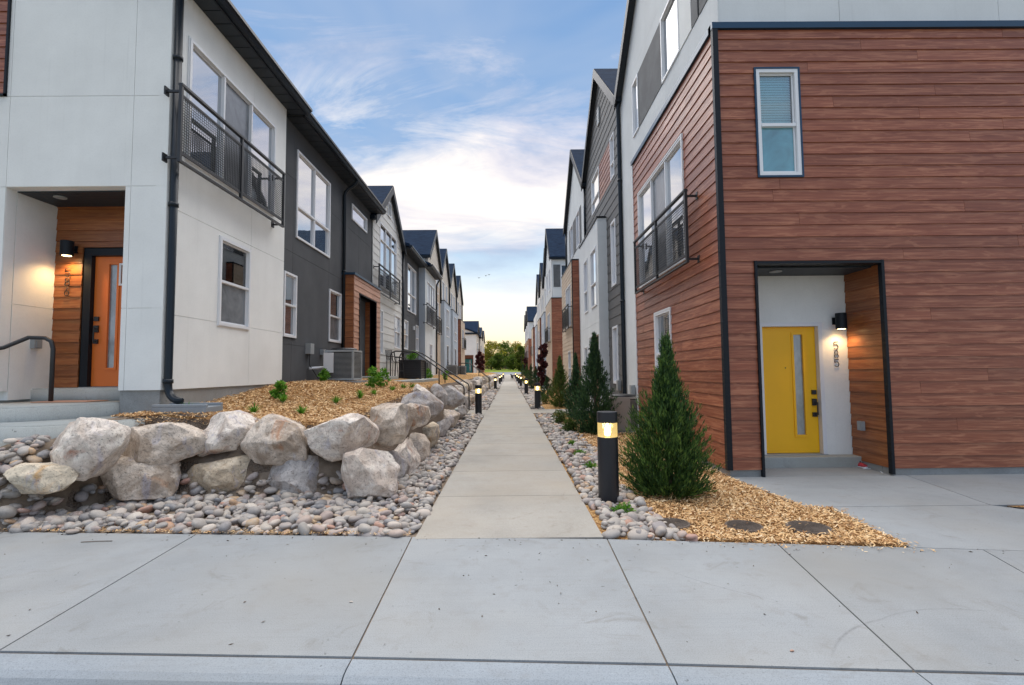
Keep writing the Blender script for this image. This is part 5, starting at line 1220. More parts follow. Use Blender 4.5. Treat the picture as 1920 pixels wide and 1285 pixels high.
for x, y, lb, nr in [(1.17, 5.93, 'large lit black bollard at the right of the path, nearest of all', True), (1.14, 20.1, 'second lit bollard on the right, beside the small cross path', True), (1.08, 31.7, 'third lit bollard on the right side of the path', False),
                     (1.17, 50.5, 'fourth lit bollard on the right, in front of the distant junipers', False), (1.15, 61., 'fifth lit bollard on the right', False), (1.15, 74., 'sixth lit bollard on the right', False), (1.15, 90., 'farthest lit bollard on the right', False),
                     (-1.13, 17.9, 'nearest lit bollard left of the path, at the foot of the stairs', True), (-1.18, 41.3, 'second lit bollard left of the path', False), (-1.17, 60., 'third lit bollard left of the path', False), (-1.15, 72., 'fourth lit bollard left of the path', False), (-1.12, 90., 'farthest lit bollard left of the path', False)]:
    bollard(x, y, lb, nr)
# ================================================================== BOULDERS
def rough_hull(name, pts, mat, label, amp=.035, cuts=3, par_off=None, group='boulders of the retaining wall', seed=0, base=None):
    bm = bmesh.new()
    for p in pts: bm.verts.new(p)
    r = bmesh.ops.convex_hull(bm, input=bm.verts[:])
    bmesh.ops.delete(bm, geom=[e for e in r['geom_interior'] if isinstance(e, bmesh.types.BMVert)], context='VERTS')
    bmesh.ops.dissolve_limit(bm, angle_limit=math.radians(9), verts=bm.verts[:], edges=bm.edges[:])
    bmesh.ops.bevel(bm, geom=bm.edges[:], offset=.012 if cuts > 2 else .03, segments=1, affect='EDGES', clamp_overlap=True)
    bmesh.ops.triangulate(bm, faces=bm.faces[:])
    for _ in range(cuts):
        L_ = .045*(2**(cuts-1-_)) if cuts > 2 else .16*(2**(cuts-1-_))
        es = [e for e in bm.edges if e.calc_length() > L_*1.1]
        if es: bmesh.ops.subdivide_edges(bm, edges=es, cuts=1); bmesh.ops.triangulate(bm, faces=[f_ for f_ in bm.faces if len(f_.verts) > 3])
    bm.normal_update(); sd = seed*7.31
    cc = sum((v_.co for v_ in bm.verts), Vector())/len(bm.verts); rc = random.Random(seed*17+3)
    for q_ in range(24):          # chisel flat fracture faces, most of them on the exposed side
        nn_ = Vector((rc.gauss(0, 1), rc.gauss(0, 1)*1.2, rc.gauss(0, 1))).normalized(); ex_ = q_ < 15
        if ex_: nn_ = Vector((rc.gauss(0, .8) + (.7 if cc.x > -2.6 and cc.y > 6.6 else 0), -abs(rc.gauss(.8, .35)), rc.gauss(.1, .6))).normalized()
        mx_ = max((v_.co-cc).dot(nn_) for v_ in bm.verts); dd_ = mx_*(rc.uniform(.66, .88) if ex_ else rc.uniform(.90, .97))
        for v_ in bm.verts:
            e_ = (v_.co-cc).dot(nn_)-dd_
            if e_ > 0: v_.co -= nn_*e_*.94
    bm.normal_update()
    disp = []
    for v_ in bm.verts:
        c = v_.co+Vector((sd, sd*.7, -sd))
        k = .35*noise.noise(c*2.1)-.8*abs(noise.noise(c*4.3+Vector((9, 2, 4))))+.55*noise.noise(c*10)+.35*abs(noise.noise(c*21))+.55*noise.noise(Vector((c.x*2.5+c.z, c.y*2.5, c.z*10)))
        disp.append(v_.normal*amp*k)
    for v_, d_ in zip(bm.verts, disp): v_.co += d_
    cen = Vector(base) if base else sum((v_.co for v_ in bm.verts), Vector())/len(bm.verts)
    for v_ in bm.verts: v_.co -= cen
    me = bpy.data.meshes.new(name); bm.to_mesh(me); bm.free(); me.shade_smooth()
    try: me.set_sharp_from_angle(angle=math.radians(24))
    except Exception: pass
    o = link(name, me, mat); o.location = cen; return tag(o, label, 'boulder', group)
def traced(poly, Y, df, db, mat, label, seed, amp=.026, tilt=0., low=False):
    """boulder whose outline follows the photo's, given its own distance, bulge and back"""
    r = random.Random(seed); P = []
    W = []; mx = sum(p[0] for p in poly)/len(poly); my = sum(p[1] for p in poly)/len(poly); kx_, ky_ = (1.24, 1.20) if low else (1.07, 1.05)
    poly = [(mx+(a-mx)*kx_, my+(b-my)*ky_+(4 if low else 0)) for a, b in poly]; df = df+(.06 if low else 0)
    for (px, py) in poly:
        y = Y+r.uniform(-.05, .05); x, z = onY(px, py, y); W.append(Vector((x, y, z)))
    c = sum(W, Vector())/len(W)
    P += W
    zc_ = c.z
    for w_ in W:
        q = c+(w_-c)*r.uniform(.55, .80); q.y = Y-df*r.uniform(.5, 1.)-tilt*(zc_-w_.z)*.0; P.append(q)
        q = c+(w_-c)*r.uniform(.75, .95); q.y = Y+db*r.uniform(.6, 1.); q.z = min(q.z, zc_+(q.z-zc_)*.9); P.append(q)
    q = c.copy(); q.y = Y-df*1.08; P.append(q)
    return rough_hull('boulder', [tuple(p) for p in P], mat, label, amp, 4, seed=seed)
TR = [
 ([(75,840),(92,813),(112,791),(133,789),(162,784),(187,788),(224,801),(208,828),(196,857),(179,876),(173,888),(158,901),(125,895),(108,884),(83,874),(77,863)], 5.50, .28, .35, 'rock1', 'large white and pink boulder at the left end of the upper row'),
 ([(195,858),(197,842),(210,817),(235,807),(281,797),(312,792),(325,797),(342,805),(362,813),(366,832),(360,857),(333,870),(312,880),(271,883),(229,882),(205,871)], 6.05, .30, .5, 'rock0', 'long flat-topped boulder with a brown dirty underside'),
 ([(361,830),(366,808),(385,790),(402,776),(430,771),(474,786),(468,800),(452,812),(441,825),(438,843),(400,862),(367,868)], 6.42, .25, .45, 'rock1', 'medium white boulder with scattered brown patches, third of the upper row'),
 ([(440,845),(443,822),(457,800),(480,781),(500,778),(530,789),(560,802),(565,825),(572,850),(576,868),(565,872),(530,862),(490,872),(455,860)], 6.35, .32, .5, 'rock0', 'big pointed grey-tan boulder in the middle of the upper row'),
 ([(560,818),(563,805),(590,790),(612,778),(650,771),(680,781),(694,800),(702,815),(697,840),(665,848),(640,860),(620,869),(598,869),(590,850),(576,835)], 6.2, .34, .5, 'rock1', 'big pale bluish-white boulder near the corner of the upper row'),
 ([(688,780),(693,765),(715,754),(745,753),(772,766),(776,785),(765,805),(745,837),(715,841),(699,838),(704,815),(695,795)], 6.75, .30, .55, 'rock0', 'white-topped boulder turning the corner of the wall'),
 ([(752,764),(770,757),(798,763),(803,785),(795,800),(770,806),(757,790)], 8.2, .3, .6, 'rock0', 'tan boulder just behind the corner boulder'),
 ([(749,752),(751,742),(770,736),(797,734),(812,745),(829,760),(830,770),(816,781),(800,792),(787,781),(770,760)], 9.4, .35, .6, 'rock2', 'broad grey-violet boulder on top of the side wall'),
 ([(774,733),(783,721),(796,729),(812,741),(830,763),(831,770),(820,775),(810,752),(797,736)], 10.9, .3, .5, 'rock1', 'tall tilted slab boulder with a pale edge'),
 ([(806,730),(811,721),(818,719),(826,725),(832,736),(838,743),(835,763),(831,766),(812,738)], 12.2, .4, .6, 'rock2', 'upright grey boulder with a tan streak on the side wall'),
 ([(832,727),(846,722),(861,737),(871,746),(873,753),(867,757),(859,765),(841,761),(833,740)], 13.9, .4, .7, 'rock2', 'grey cracked boulder just before the stair handrail'),
 # lower row
 ([(-18,905),(0,893),(27,874),(42,870),(69,875),(104,883),(127,900),(104,922),(73,930),(20,930),(-16,925)], 5.15, .18, .35, 'rock3', 'low yellowish boulder at the left end of the lower row'),
 ([(166,912),(176,872),(198,852),(230,862),(270,868),(298,874),(308,905),(303,926),(250,930),(205,930),(172,925)], 5.95, .18, .4, 'rock0', 'low tan boulder half buried under the long flat-topped one'),
 ([(312,905),(333,874),(367,862),(400,856),(442,845),(458,860),(468,897),(466,926),(437,930),(400,930),(350,928),(320,922)], 6.35, .22, .45, 'rock3', 'orange-stained angular boulder of the lower row'),
 ([(491,913),(503,868),(518,860),(560,856),(628,860),(627,930),(587,933),(525,932)], 6.35, .2, .4, 'rock2', 'dark grey-brown block under the middle boulders'),
 ([(630,924),(631,860),(679,845),(714,851),(730,877),(729,928),(719,938),(679,941),(650,938)], 6.0, .22, .45, 'rock1', 'squarish white boulder with a tan stripe at the bottom corner'),
 ([(713,854),(733,846),(754,864),(757,884),(750,905),(731,910),(728,880)], 6.95, .25, .5, 'rock2', 'grey lower boulder right of the squarish corner one'),
 ([(743,844),(765,815),(783,864),(771,885),(758,895),(750,862)], 7.6, .3, .5, 'rock1', 'slim pale boulder with dark pits in the lower side row'),
 ([(770,810),(785,813),(798,832),(800,858),(793,866),(780,850),(772,832)], 8.6, .3, .6, 'rock0', 'dark-spotted slab boulder in the lower side row'),
 ([(792,804),(803,793),(817,798),(821,814),(813,838),(801,852),(796,828)], 9.8, .35, .6, 'rock3', 'pinkish streaked boulder low in the side wall'),
 ([(819,794),(840,781),(844,797),(833,818),(822,822)], 11.3, .35, .6, 'rock2', 'pointed grey boulder low in the side wall'),
 ([(832,768),(847,768),(860,778),(856,795),(842,812),(834,815)], 13., .4, .7, 'rock0', 'tall pale boulder low in the side wall before the stairs'),
 ([(859,759),(873,761),(875,777),(867,785),(857,790)], 15.4, .5, .8, 'rock2', 'small grey boulder against the foot of the stair rail'),
]
for i, (poly, Y, df, db, mt_, lb) in enumerate(TR): traced(poly, Y, df, db, mt_, lb, i+3, low=(12 <= i <= 18))
# wall beyond the stairs, two courses
adj = ['pale', 'cream', 'grey', 'ochre-tinged', 'white-faced', 'rust-streaked', 'dusty', 'cracked']; shp = ['blocky', 'pointed', 'flat-topped', 'rounded', 'leaning', 'wedge-shaped']
rr = random.Random(5); kk = 0; y = 20.3
def block_pts(x, y, z0, z1, lx, ly, r):
    pts = []
    for _ in range(20):
        a_ = r.uniform(0, 2*math.pi); e_ = r.uniform(-1, 1); pts.append((x+lx*math.cos(a_)*r.uniform(.75, 1), y+ly*math.sin(a_)*r.uniform(.75, 1), (z0+z1)/2+(z1-z0)/2*e_))
    return pts
while y < 94:
    st_ = .95+.012*(y-20); L_ = st_*rr.uniform(.8, 1.2)
    if 40.2 < y+L_/2 < 42.6: y += L_; continue
    for row in (0, 1):
        kk += 1; z0 = -.1 if row == 0 else .46; z1 = .58 if row == 0 else rr.uniform(.98, 1.22); xx = -1.85-.28*row-rr.uniform(0, .12)
        nm = f'{adj[kk % 8]} {shp[(kk//8) % 6]} boulder' if kk < 48 else f'{adj[kk % 8]} {shp[(kk//8) % 6]} small-looking boulder' if kk < 96 else f'{adj[kk % 8]} {shp[(kk//8) % 6]} tiny-looking boulder'
        lb = nm+(' in the lower course' if row == 0 else ' on the top course')+(' of the wall just past the stairs' if y < 24 else ' of the wall past the stairs' if y < 40 else ' of the far wall past the second stairs')
        o = rough_hull('boulder', block_pts(xx, y+L_/2+(.3 if row else 0), z0, z1, .38, L_*.58, rr), ('rock0', 'rock1', 'rock2', 'rock2', 'rock3')[kk*3 % 5], lb, .04 if y < 40 else .03, 3 if y < 40 else 2, seed=kk+40)
    y += L_
# ================================================================== PEBBLES
def ico(sub):
    bm = bmesh.new(); bmesh.ops.create_icosphere(bm, subdivisions=sub, radius=1.)
    v_ = np.array([tuple(q.co) for q in bm.verts]); f_ = np.array([[q.index for q in p.verts] for p in bm.faces]); bm.free(); return v_, f_
def pebble_shapes(sub, n, rng):
    v0, f0 = ico(sub); out = []
    for i in range(n):
        v = v0.copy(); sc = np.array([1, rng.uniform(.62, .95), rng.uniform(.42, .66)])
        ph = rng.uniform(0, 6, 6); k = 1+.13*np.sin(2.1*v[:, 0]+ph[0])*np.cos(1.7*v[:, 1]+ph[1])+.09*np.sin(3.1*v[:, 1]+ph[2]+v[:, 2]*2)+.05*np.sin(4.3*v[:, 0]+ph[3])
        v = v*k[:, None]; v = np.sign(v)*np.abs(v)**.92; out.append((v*sc, f0))
    return out
def rotm(rng, flat=.35):
    a = rng.uniform(0, 2*np.pi); t = rng.normal(0, flat); b = rng.normal(0, flat)
    Rz = np.array([[np.cos(a), -np.sin(a), 0], [np.sin(a), np.cos(a), 0], [0, 0, 1]]); Rx = np.array([[1, 0, 0], [0, np.cos(t), -np.sin(t)], [0, np.sin(t), np.cos(t)]]); Ry = np.array([[np.cos(b), 0, np.sin(b)], [0, 1, 0], [-np.sin(b), 0, np.cos(b)]])
    return Rz@Rx@Ry
def fast_mesh(name, V, Fc, mat, smooth=True, parent=None):
    me = bpy.data.meshes.new(name); V = np.asarray(V, dtype=np.float32); Fc = np.asarray(Fc, dtype=np.int32); n = Fc.shape[1]
    me.vertices.add(len(V)); me.vertices.foreach_set('co', V.ravel()); me.loops.add(Fc.size); me.loops.foreach_set('vertex_index', Fc.ravel())
    me.polygons.add(len(Fc)); me.polygons.foreach_set('loop_start', np.arange(0, Fc.size, n, dtype=np.int32)); me.polygons.foreach_set('loop_total', np.full(len(Fc), n, dtype=np.int32))
    me.update(calc_edges=True); me.validate()
    if smooth: me.shade_smooth()
    return link(name, me, mat, parent)
bare = [onZ(*p) for p in ((170, 965), (300, 965))]
def bare_patch(x, y):
    for (bx, by), rx_, ry_ in ((bare[0], .42, .10), (bare[1], .36, .10)):
        if ((x-bx)/rx_)**2+((y-by)/ry_)**2 < 1: return True
    return False
def scatter(side, y0, y1, sp):
    out = []; y = y0
    while y < y1:
        s = sp*(1 if y < 9 else 1+.035*(y-9)); s = min(s, .2)
        if side == 'L':
            xa = -8.6 if y < 6.4 else (-1.95 if y < 16 else -1.75); xb = -.93
        else: xa, xb = .90, gx(y)+.03
        x = xa+RNG.uniform(0, s)
        while x < xb:
            X_, Y_ = x+RNG.uniform(-.3, .3)*s, y+RNG.uniform(-.3, .3)*s; x += s
            if side == 'L' and (Y_ < inner(X_)+.035 or X_ > -.925): continue
            if side == 'R' and (Y_ < inner(X_)+.04 or X_ < .905): continue
            if side == 'L' and y < 6.6 and X_ < -5.55 and Y_ > 5.30: continue
            if side == 'L' and bare_patch(X_, Y_): continue
            if 17.4 < Y_ < 19.9 or 40.2 < Y_ < 42.4: continue
            z_ = left_h(X_, Y_)-.006 if side == 'L' and Y_ < 6.6 and X_ < -1.9 else far_z(Y_)-.02
            out.append((X_, Y_, z_, s))
        y += s*.88
    return out
pts = scatter('L', 4.62, 46, .092)+scatter('R', 4.4, 46, .090)
pts = [p for p in pts if not (p[0] < -4.55 and p[2] > .80)]
pts += [(x+RNG.uniform(-.05, .05), y+RNG.uniform(-.05, .05), left_h(x, y)-.003, s) for x, y, z, s in pts if x < -4.6 and 4.95 < y < 6.4 for _ in range(4)]
pts += [(x+RNG.uniform(-.04, .04), y+RNG.uniform(-.04, .04), z+.035, s*.9) for x, y, z, s in pts if RNG.random() < (.42 if y < 20 else .15) and x > -8]
pts.sort(key=lambda p: p[0]**2+p[1]**2+(20 if abs(p[0])/p[1] > 1.08 else 0))
hi_s = pebble_shapes(3, 14, RNG); mid_s = pebble_shapes(2, 10, RNG); lo_s = pebble_shapes(1, 8, RNG)
pb = bpy.data.objects.new('pebble_bed', None); COL.objects.link(pb); tag(pb, 'smooth grey and tan river pebbles lining the path and the foot of the boulder wall', 'pebbles', kind='structure')
pme = []
for v_, f_ in hi_s:
    o = fast_mesh('pebble', v_, f_, 'pebble'); pme.append(o.data); bpy.data.objects.remove(o)
def psize(s): return s*.5*float(np.clip(RNG.lognormal(.08, .36), .5, 2.0))
for i, (x, y, z, s) in enumerate(pts[:299]):
    o = bpy.data.objects.new('pebble', pme[i % 14]); COL.objects.link(o); o.parent = pb; k = psize(s)
    o.location = (x, y, z+k*.30); o.scale = (k, k, k); o.rotation_euler = (RNG.normal(0, .3), RNG.normal(0, .3), RNG.uniform(0, 6.28))
VV, FF, b = [], [], 0
for (x, y, z, s) in pts[299:]:
    v_, f_ = (mid_s[RNG.integers(10)] if y < 11 else lo_s[RNG.integers(8)]); k = psize(s); q = (v_*k)@rotm(RNG).T+np.array([x, y, z+k*.30]); VV.append(q); FF.append(f_+b); b += len(q)
tag(fast_mesh('pebbles', np.concatenate(VV), np.concatenate(FF), 'pebble', parent=pb), kind='stuff')
for x0, x1, xs_ in ((-1.75, -.92, 0), (.90, 1.95, 0)):
    v, f = grid(list(np.linspace(x0, x1, 5)), list(np.arange(30, 108, 2.)), lambda x, y: far_z(y)+.006+noisez(x, y, .02, 3)); mesh('far_pebbles', v, f, 'pebbed', pb, smooth=True)
# ================================================================== MULCH CHIPS
def chips(n, fn, lmin=.018, lmax=.064):
    V, Q = [], []
    P = np.array(fn(n)); m_ = len(P)
    for i in range(m_):
        x, y, z, sc = P[i]; L_ = RNG.uniform(lmin, lmax)*sc*.5; w_ = RNG.uniform(.002, .0065)*sc; a = RNG.uniform(0, 6.283); t = RNG.normal(0, .28); c_, s_ = math.cos(a), math.sin(a); ct, st2 = math.cos(t), math.sin(t)
        h = .008+abs(st2)*L_*.8+RNG.uniform(0, .022)*sc; ro = RNG.uniform(-.8, .8)*w_; bend = RNG.uniform(-.15, .3)*L_
        for (u, v) in ((-1, -1), (0, -1.1), (1, -.6), (1, .6), (0, 1.1), (-1, 1)):
            lx, ly, lz = u*L_*ct, v*w_, u*L_*st2+v*ro+(bend if u == 0 else 0); V.append((x+lx*c_-ly*s_, y+lx*s_+ly*c_, z+h+lz))
        b_ = i*6; Q += [(b_, b_+1, b_+4, b_+5), (b_+1, b_+2, b_+3, b_+4)]
    return V, Q
def left_mulch(n):
    out = []
    while len(out) < n:
        y = 6.35+RNG.random()**1.5*9.; x = RNG.uniform(-5.5, -1.9)
        if -4.62 > x and y > 15: continue
        if x < -4.9 and y > 6.95: continue
        if x < -4.9 and ((x+4.85)/.9)**2+((y-6.95)/1.3)**2 < 0: continue
        h = left_h(x, y)
        if h < top_left(x, y)-.12 and x > -5.1: continue
        if h < .6: continue
        out.append((x, y, h-.015, 1+.05*(y-6.5)))
    return out
LIDS = [(*Z0(1262, 985), .165), (*Z0(1395, 990), .175), (*Z0(1517, 993), .2)]
def right_mulch(n):
    out = []
    while len(out) < n:
        y = 4.1+RNG.random()**1.5*9.; x = RNG.uniform(1.2, 4.6); lo, hi_ = gx(y)-.06, (mulch_right_edge(y) if y < A[1] else 3.14)-.015
        if y < inner(x)+.02 or x < lo or x > hi_: continue
        if any((x-lx)**2+(y-ly)**2 < (lr*.93)**2 and RNG.random() > .04 for lx, ly, lr in LIDS): continue
        out.append((x, y, -.018+.012*smooth((x-lo)/.3), 1+.05*(y-5)))
    return out
V, Q = chips(32000, left_mulch); tag(fast_mesh('mulch_chips', V, Q, 'chip', smooth=False), 'loose tan wood chips covering the raised left bed', 'mulch', kind='stuff')
V, Q = chips(34000, right_mulch); tag(fast_mesh('mulch_chips', V, Q, 'chip', smooth=False), 'loose tan wood chips covering the bed around the big juniper', 'mulch', kind='stuff')
def spill(n):
    out = []
    for _ in range(n): x = RNG.uniform(1.6, 3.6); out.append((x, inner(x)-abs(RNG.normal(0, .07)), -.004, .75))
    for _ in range(n//2): t = RNG.random(); x = D_[0]+(C_[0]-D_[0])*t+abs(RNG.normal(0, .05)); out.append((x, D_[1]+(C_[1]-D_[1])*t, -.004, .75))
    return out
V, Q = chips(130, spill, .015, .05); tag(fast_mesh('mulch_chips', V, Q, 'chip', smooth=False), 'few stray wood chips spilled over the pavement edge on the right', 'mulch', kind='stuff')
def edge_mulch(n): 
    out = []
    for _ in range(n): x = RNG.uniform(-6.5, -.95); out.append((x, inner(x)+abs(RNG.normal(0, .06))+.01, .0, .6))
    return out
V, Q = chips(2600, edge_mulch, .012, .04); tag(fast_mesh('mulch_chips', V, Q, 'chip', smooth=False), 'thin line of fine wood chips along the pavement edge', 'mulch', kind='stuff')
# ================================================================== PLANTS
def blades_mesh(name, P, D, L_, W_, mat, parent=None):
    """thin pointed leaf faces: P roots, D directions, L lengths, W half widths"""
    n = len(P); side = np.cross(D, RNG.normal(0, 1, (n, 3))); side /= np.linalg.norm(side, axis=1)[:, None]+1e-9
    up = np.cross(side, D)
    V = np.empty((n, 4, 3)); V[:, 0] = P; V[:, 1] = P+D*L_[:, None]*.5+side*W_[:, None]; V[:, 2] = P+D*L_[:, None]+up*(L_*.08)[:, None]; V[:, 3] = P+D*L_[:, None]*.5-side*W_[:, None]
    return fast_mesh(name, V.reshape(-1, 3), np.arange(n*4).reshape(n, 4), mat, smooth=False, parent=parent)
def juniper_full(*a, **k):
    mat = k.get('mat', 'leaf_juniper'); t, (P, D, Ls, Ws) = _jun(*a[:5], k['n'], k['seed'], None, k['lean'])
    o = blades_mesh('foliage', P-np.array(rootloc(t)), D, Ls, Ws, mat, t); return t
def _jun(x, y, h, r, label, n, seed, zb, lean):
    global RNG
    RNG = np.random.default_rng(seed); zb = far_z(y) if zb is None else zb
    t = thing('juniper_shrub', (x, y, zb), label, 'juniper', 'junipers along the right row')
    g = G(); g.tube([(x, y, zb-.05), (x+lean*.3, y, zb+h*.45), (x+lean, y, zb+h*.86)], .035*r/.5+.01, 7, r2=.006); g.build('trunk', 'bark', t)
    k = 26; ns = int(n/k); u = RNG.random(ns)**1.2; zz = u*h*.97
    prof = np.interp(u, [0, .06, .16, .30, .45, .6, .75, .9, 1], [.84, .98, 1., .95, .76, .48, .24, .13, .04])
    ang = RNG.uniform(0, 2*np.pi, ns); lump = 1+.13*np.sin(3*ang+seed)+.10*np.sin(5*ang+zz*9+seed*2)+RNG.normal(0, .13, ns)
    rad = r*prof*lump; inn = RNG.random(ns)**.40; tipr = rad*inn; bz = np.maximum(zz-.10*h*inn-.05, .02)
    tip = np.stack([x+lean*u+tipr*np.cos(ang), y+tipr*np.sin(ang), zb+zz+.03], 1); base_ = np.stack([x+lean*u+tipr*.45*np.cos(ang), y+tipr*.45*np.sin(ang), zb+bz], 1)
    s = RNG.uniform(.25, 1.12, (ns, k)); P = base_[:, None]+(tip-base_)[:, None]*s[..., None]+RNG.normal(0, .010, (ns, k, 3))*(1+r)
    d0 = (tip-base_); d0 /= np.linalg.norm(d0, axis=1)[:, None]+1e-9
    D = d0[:, None]*1.1+RNG.normal(0, .34, (ns, k, 3)); D[..., 2] += .6; D /= np.linalg.norm(D, axis=2)[..., None]
    P = P.reshape(-1, 3); D = D.reshape(-1, 3); m_ = len(P); P[:, 2] = np.maximum(P[:, 2], zb+.01)
    Ls = RNG.uniform(.04, .095, m_)*(.8+.5*r); Ws = RNG.uniform(.0035, .0075, m_)*(.8+.6*r)*(1 if y < 9 else 1.35+.03*(y-9))
    return t, (P, D, Ls, Ws)
JJ = [(1.97, 6.2, 1.95, .52, 'nearest juniper, bushy at the base and thin at the top, right of the big bollard', 34000, 'leaf_juniper', 11, .02),
      (2.12, 12.2, 2.45, .62, 'second juniper, broad and dark, in front of the pale bay', 20000, 'leaf_dark', 12, 0.),
      (2.15, 15.9, 2.1, .42, 'third juniper, slim and dark, just past the broad one', 11000, 'leaf_dark', 13, 0.),
      (2.15, 20.9, 2.15, .62, 'fourth juniper, yellower green, by the second bollard', 12000, 'leaf_olive', 14, 0.),
      (2.1, 27.5, 1.2, .5, 'low dark juniper between the yellow-green one and the plum tree', 4000, 'leaf_dark', 15, 0.),
      (2.3, 42.5, 1.9, .75, 'rounded grey-green juniper past the plum tree', 6000, 'leaf_dark', 16, 0.),
      (2.3, 52., 2.3, .8, 'far juniper before the brown end wall', 5000, 'leaf_dark', 17, 0.), (2.2, 61., 2.4, .8, 'still farther dark juniper on the right', 4000, 'leaf_juniper', 18, 0.), (2.0, 72., 2.6, .8, 'last juniper of the right row', 4000, 'leaf_dark', 19, 0.)]
for x, y, h, r, lb, n, mt_, sd, ln in JJ: juniper_full(x, y, h, r, lb, n=n, mat=mt_, seed=sd, lean=ln)
RNG = np.random.default_rng(99)
def leafy(name, x, y, zb, h, r, label, cat, mat, n, lw=(.03, .012), shape=None, trunk=True, group=None, clumps=14, tr=.04):
    t = thing(name, (x, y, zb), label, cat, group); off = np.array([x, y, zb])
    if trunk:
        g = G(); g.tube([(x, y, zb-.1), (x+.02*h, y, zb+h*.35), (x, y, zb+h*.8)], tr, 7, r2=tr*.25)
        for k in range(6):
            a = k*2.4; z0 = zb+h*(.25+.08*k); g.tube([(x, y, z0), (x+math.cos(a)*r*.4, y+math.sin(a)*r*.4, z0+h*.1), (x+math.cos(a)*r*.75, y+math.sin(a)*r*.75, z0+h*.2)], tr*.4, 5, r2=tr*.1)
        g.build('trunk', 'bark', t)
    C = []
    for k in range(clumps):
        a = RNG.uniform(0, 6.28); u = (k+.5)/clumps; rad = r*(shape(u) if shape else math.sin(math.pi*(.12+.8*u)))*RNG.uniform(.25, .85); C.append((x+rad*math.cos(a), y+rad*math.sin(a), zb+h*((.22 if trunk else .05)+.74*u), r*RNG.uniform(.28, .5)))
    C = np.array(C); idx = RNG.integers(len(C), size=n); d = RNG.normal(0, 1, (n, 3)); d /= np.linalg.norm(d, axis=1)[:, None]
    P = C[idx, :3]+d*(C[idx, 3]*RNG.random(n)**.5)[:, None]*np.array([1, 1, .75]); D = d+RNG.normal(0, .6, (n, 3)); D[:, 2] += .2; D /= np.linalg.norm(D, axis=1)[:, None]
    blades_mesh('crown' if trunk else 'foliage', P-off, D, RNG.uniform(.6, 1.3, n)*lw[0], RNG.uniform(.6, 1.3, n)*lw[1], mat, t); return t
leafy('plum_tree', 2.15, 30.5, 0, 3.3, .42, 'slender plum-leaved tree against the pale blue wall on the right', 'tree', 'leaf_red', 2600, (.13, .05), tr=.03)
leafy('plum_tree', -4.3, 70., 1.2, 3.2, .5, 'dark plum-leaved tree beside the distant teal door house', 'tree', 'leaf_red', 1600, (.2, .09), tr=.05); leafy('plum_tree', -4.2, 76., 1.2, 2.8, .45, 'smaller plum-leaved tree just behind the other on the left', 'tree', 'leaf_red', 1200, (.2, .09), tr=.05)
leafy('plum_tree', 2.7, 78., 0, 3.6, .7, 'dark plum-leaved tree at the end of the right row', 'tree', 'leaf_red', 1500, (.2, .09), tr=.05)
leafy('tree', 2.4, 98., .4, 6.2, 1.3, 'narrow deep green tree at the right of the path end', 'tree', 'leaf_backlit2', 3800, (.30, .12), tr=.1)
for i, (x, y, h, r, mt_, lb) in enumerate([(-5.2, 142, 9.4, 3.6, 'leaf_backlit', 'tall sunlit tree left of centre behind the lawn'), (-1.2, 150, 9.6, 3.4, 'leaf_backlit2', 'tree straight beyond the end of the path'), (2.6, 156, 9.6, 3.6, 'leaf_backlit', 'loose yellow-green tree right of centre'), (6.4, 148, 8.6, 3.4, 'leaf_backlit2', 'tree at the right behind the last houses'),
    (-9.5, 136, 6.2, 2.8, 'leaf_backlit', 'small olive tree left of the tall one'), (-13., 150, 7.0, 3.2, 'leaf_red', 'dark plum-coloured tree at the far left'), (-3.2, 138, 5.2, 2.6, 'leaf_backlit2', 'low dark round tree under the tall ones'), (1.0, 136, 4.6, 2.6, 'leaf_backlit2', 'low dense tree above the fence'), (5.0, 134, 4.4, 1.8, 'leaf_backlit', 'bright yellow-green shrub tree before the fence'), (-18, 158, 8, 4, 'leaf_backlit2', 'tree half hidden by the left row'), (11, 160, 9, 4, 'leaf_backlit2', 'tree half hidden by the right row')]):
    leafy('tree', x, y, far_z(y), h*.86, r, lb, 'tree', mt_, 2700, (.42, .17), group='trees beyond the far street', clumps=22, tr=.22)
leafy('shrub', -8.0, 130, far_z(130), 2.2, 1.3, 'rounded bright green shrub at the far street', 'shrub', 'leaf_backlit2', 1000, (.3, .12), trunk=False)
v, f = [], []
hb = thing('far_hedge', (0, 172, 2.), 'dark hedge line closing the view under the trees', 'hedge'); n = 5200
P = np.stack([RNG.uniform(-45, 45, n), RNG.uniform(168, 174, n), far_z(170)+RNG.random(n)**.8*(3.2+1.2*np.sin(np.arange(n)*.37))], 1); D = RNG.normal(0, 1, (n, 3)); D /= np.linalg.norm(D, axis=1)[:, None]
blades_mesh('foliage', P-np.array([0, 172, 2.]), D, RNG.uniform(.5, 1.1, n), RNG.uniform(.2, .4, n), 'leaf_backlit2', hb)
fe = thing('fence', (0, 145, 2.0), 'low brown rail fence behind the far lawn', 'fence')
for i in range(14):
    x = -16+i*2.4; g = G(); g.box(x, x+.15, 145, 145.15, 1.9, 3.1); g.build('post', 'bark', fe)
for z in (2.3, 2.65, 3.0): g = G(); g.box(-16, 17, 144.95, 144.99, z, z+.2); g.build('rail', 'bark', fe)
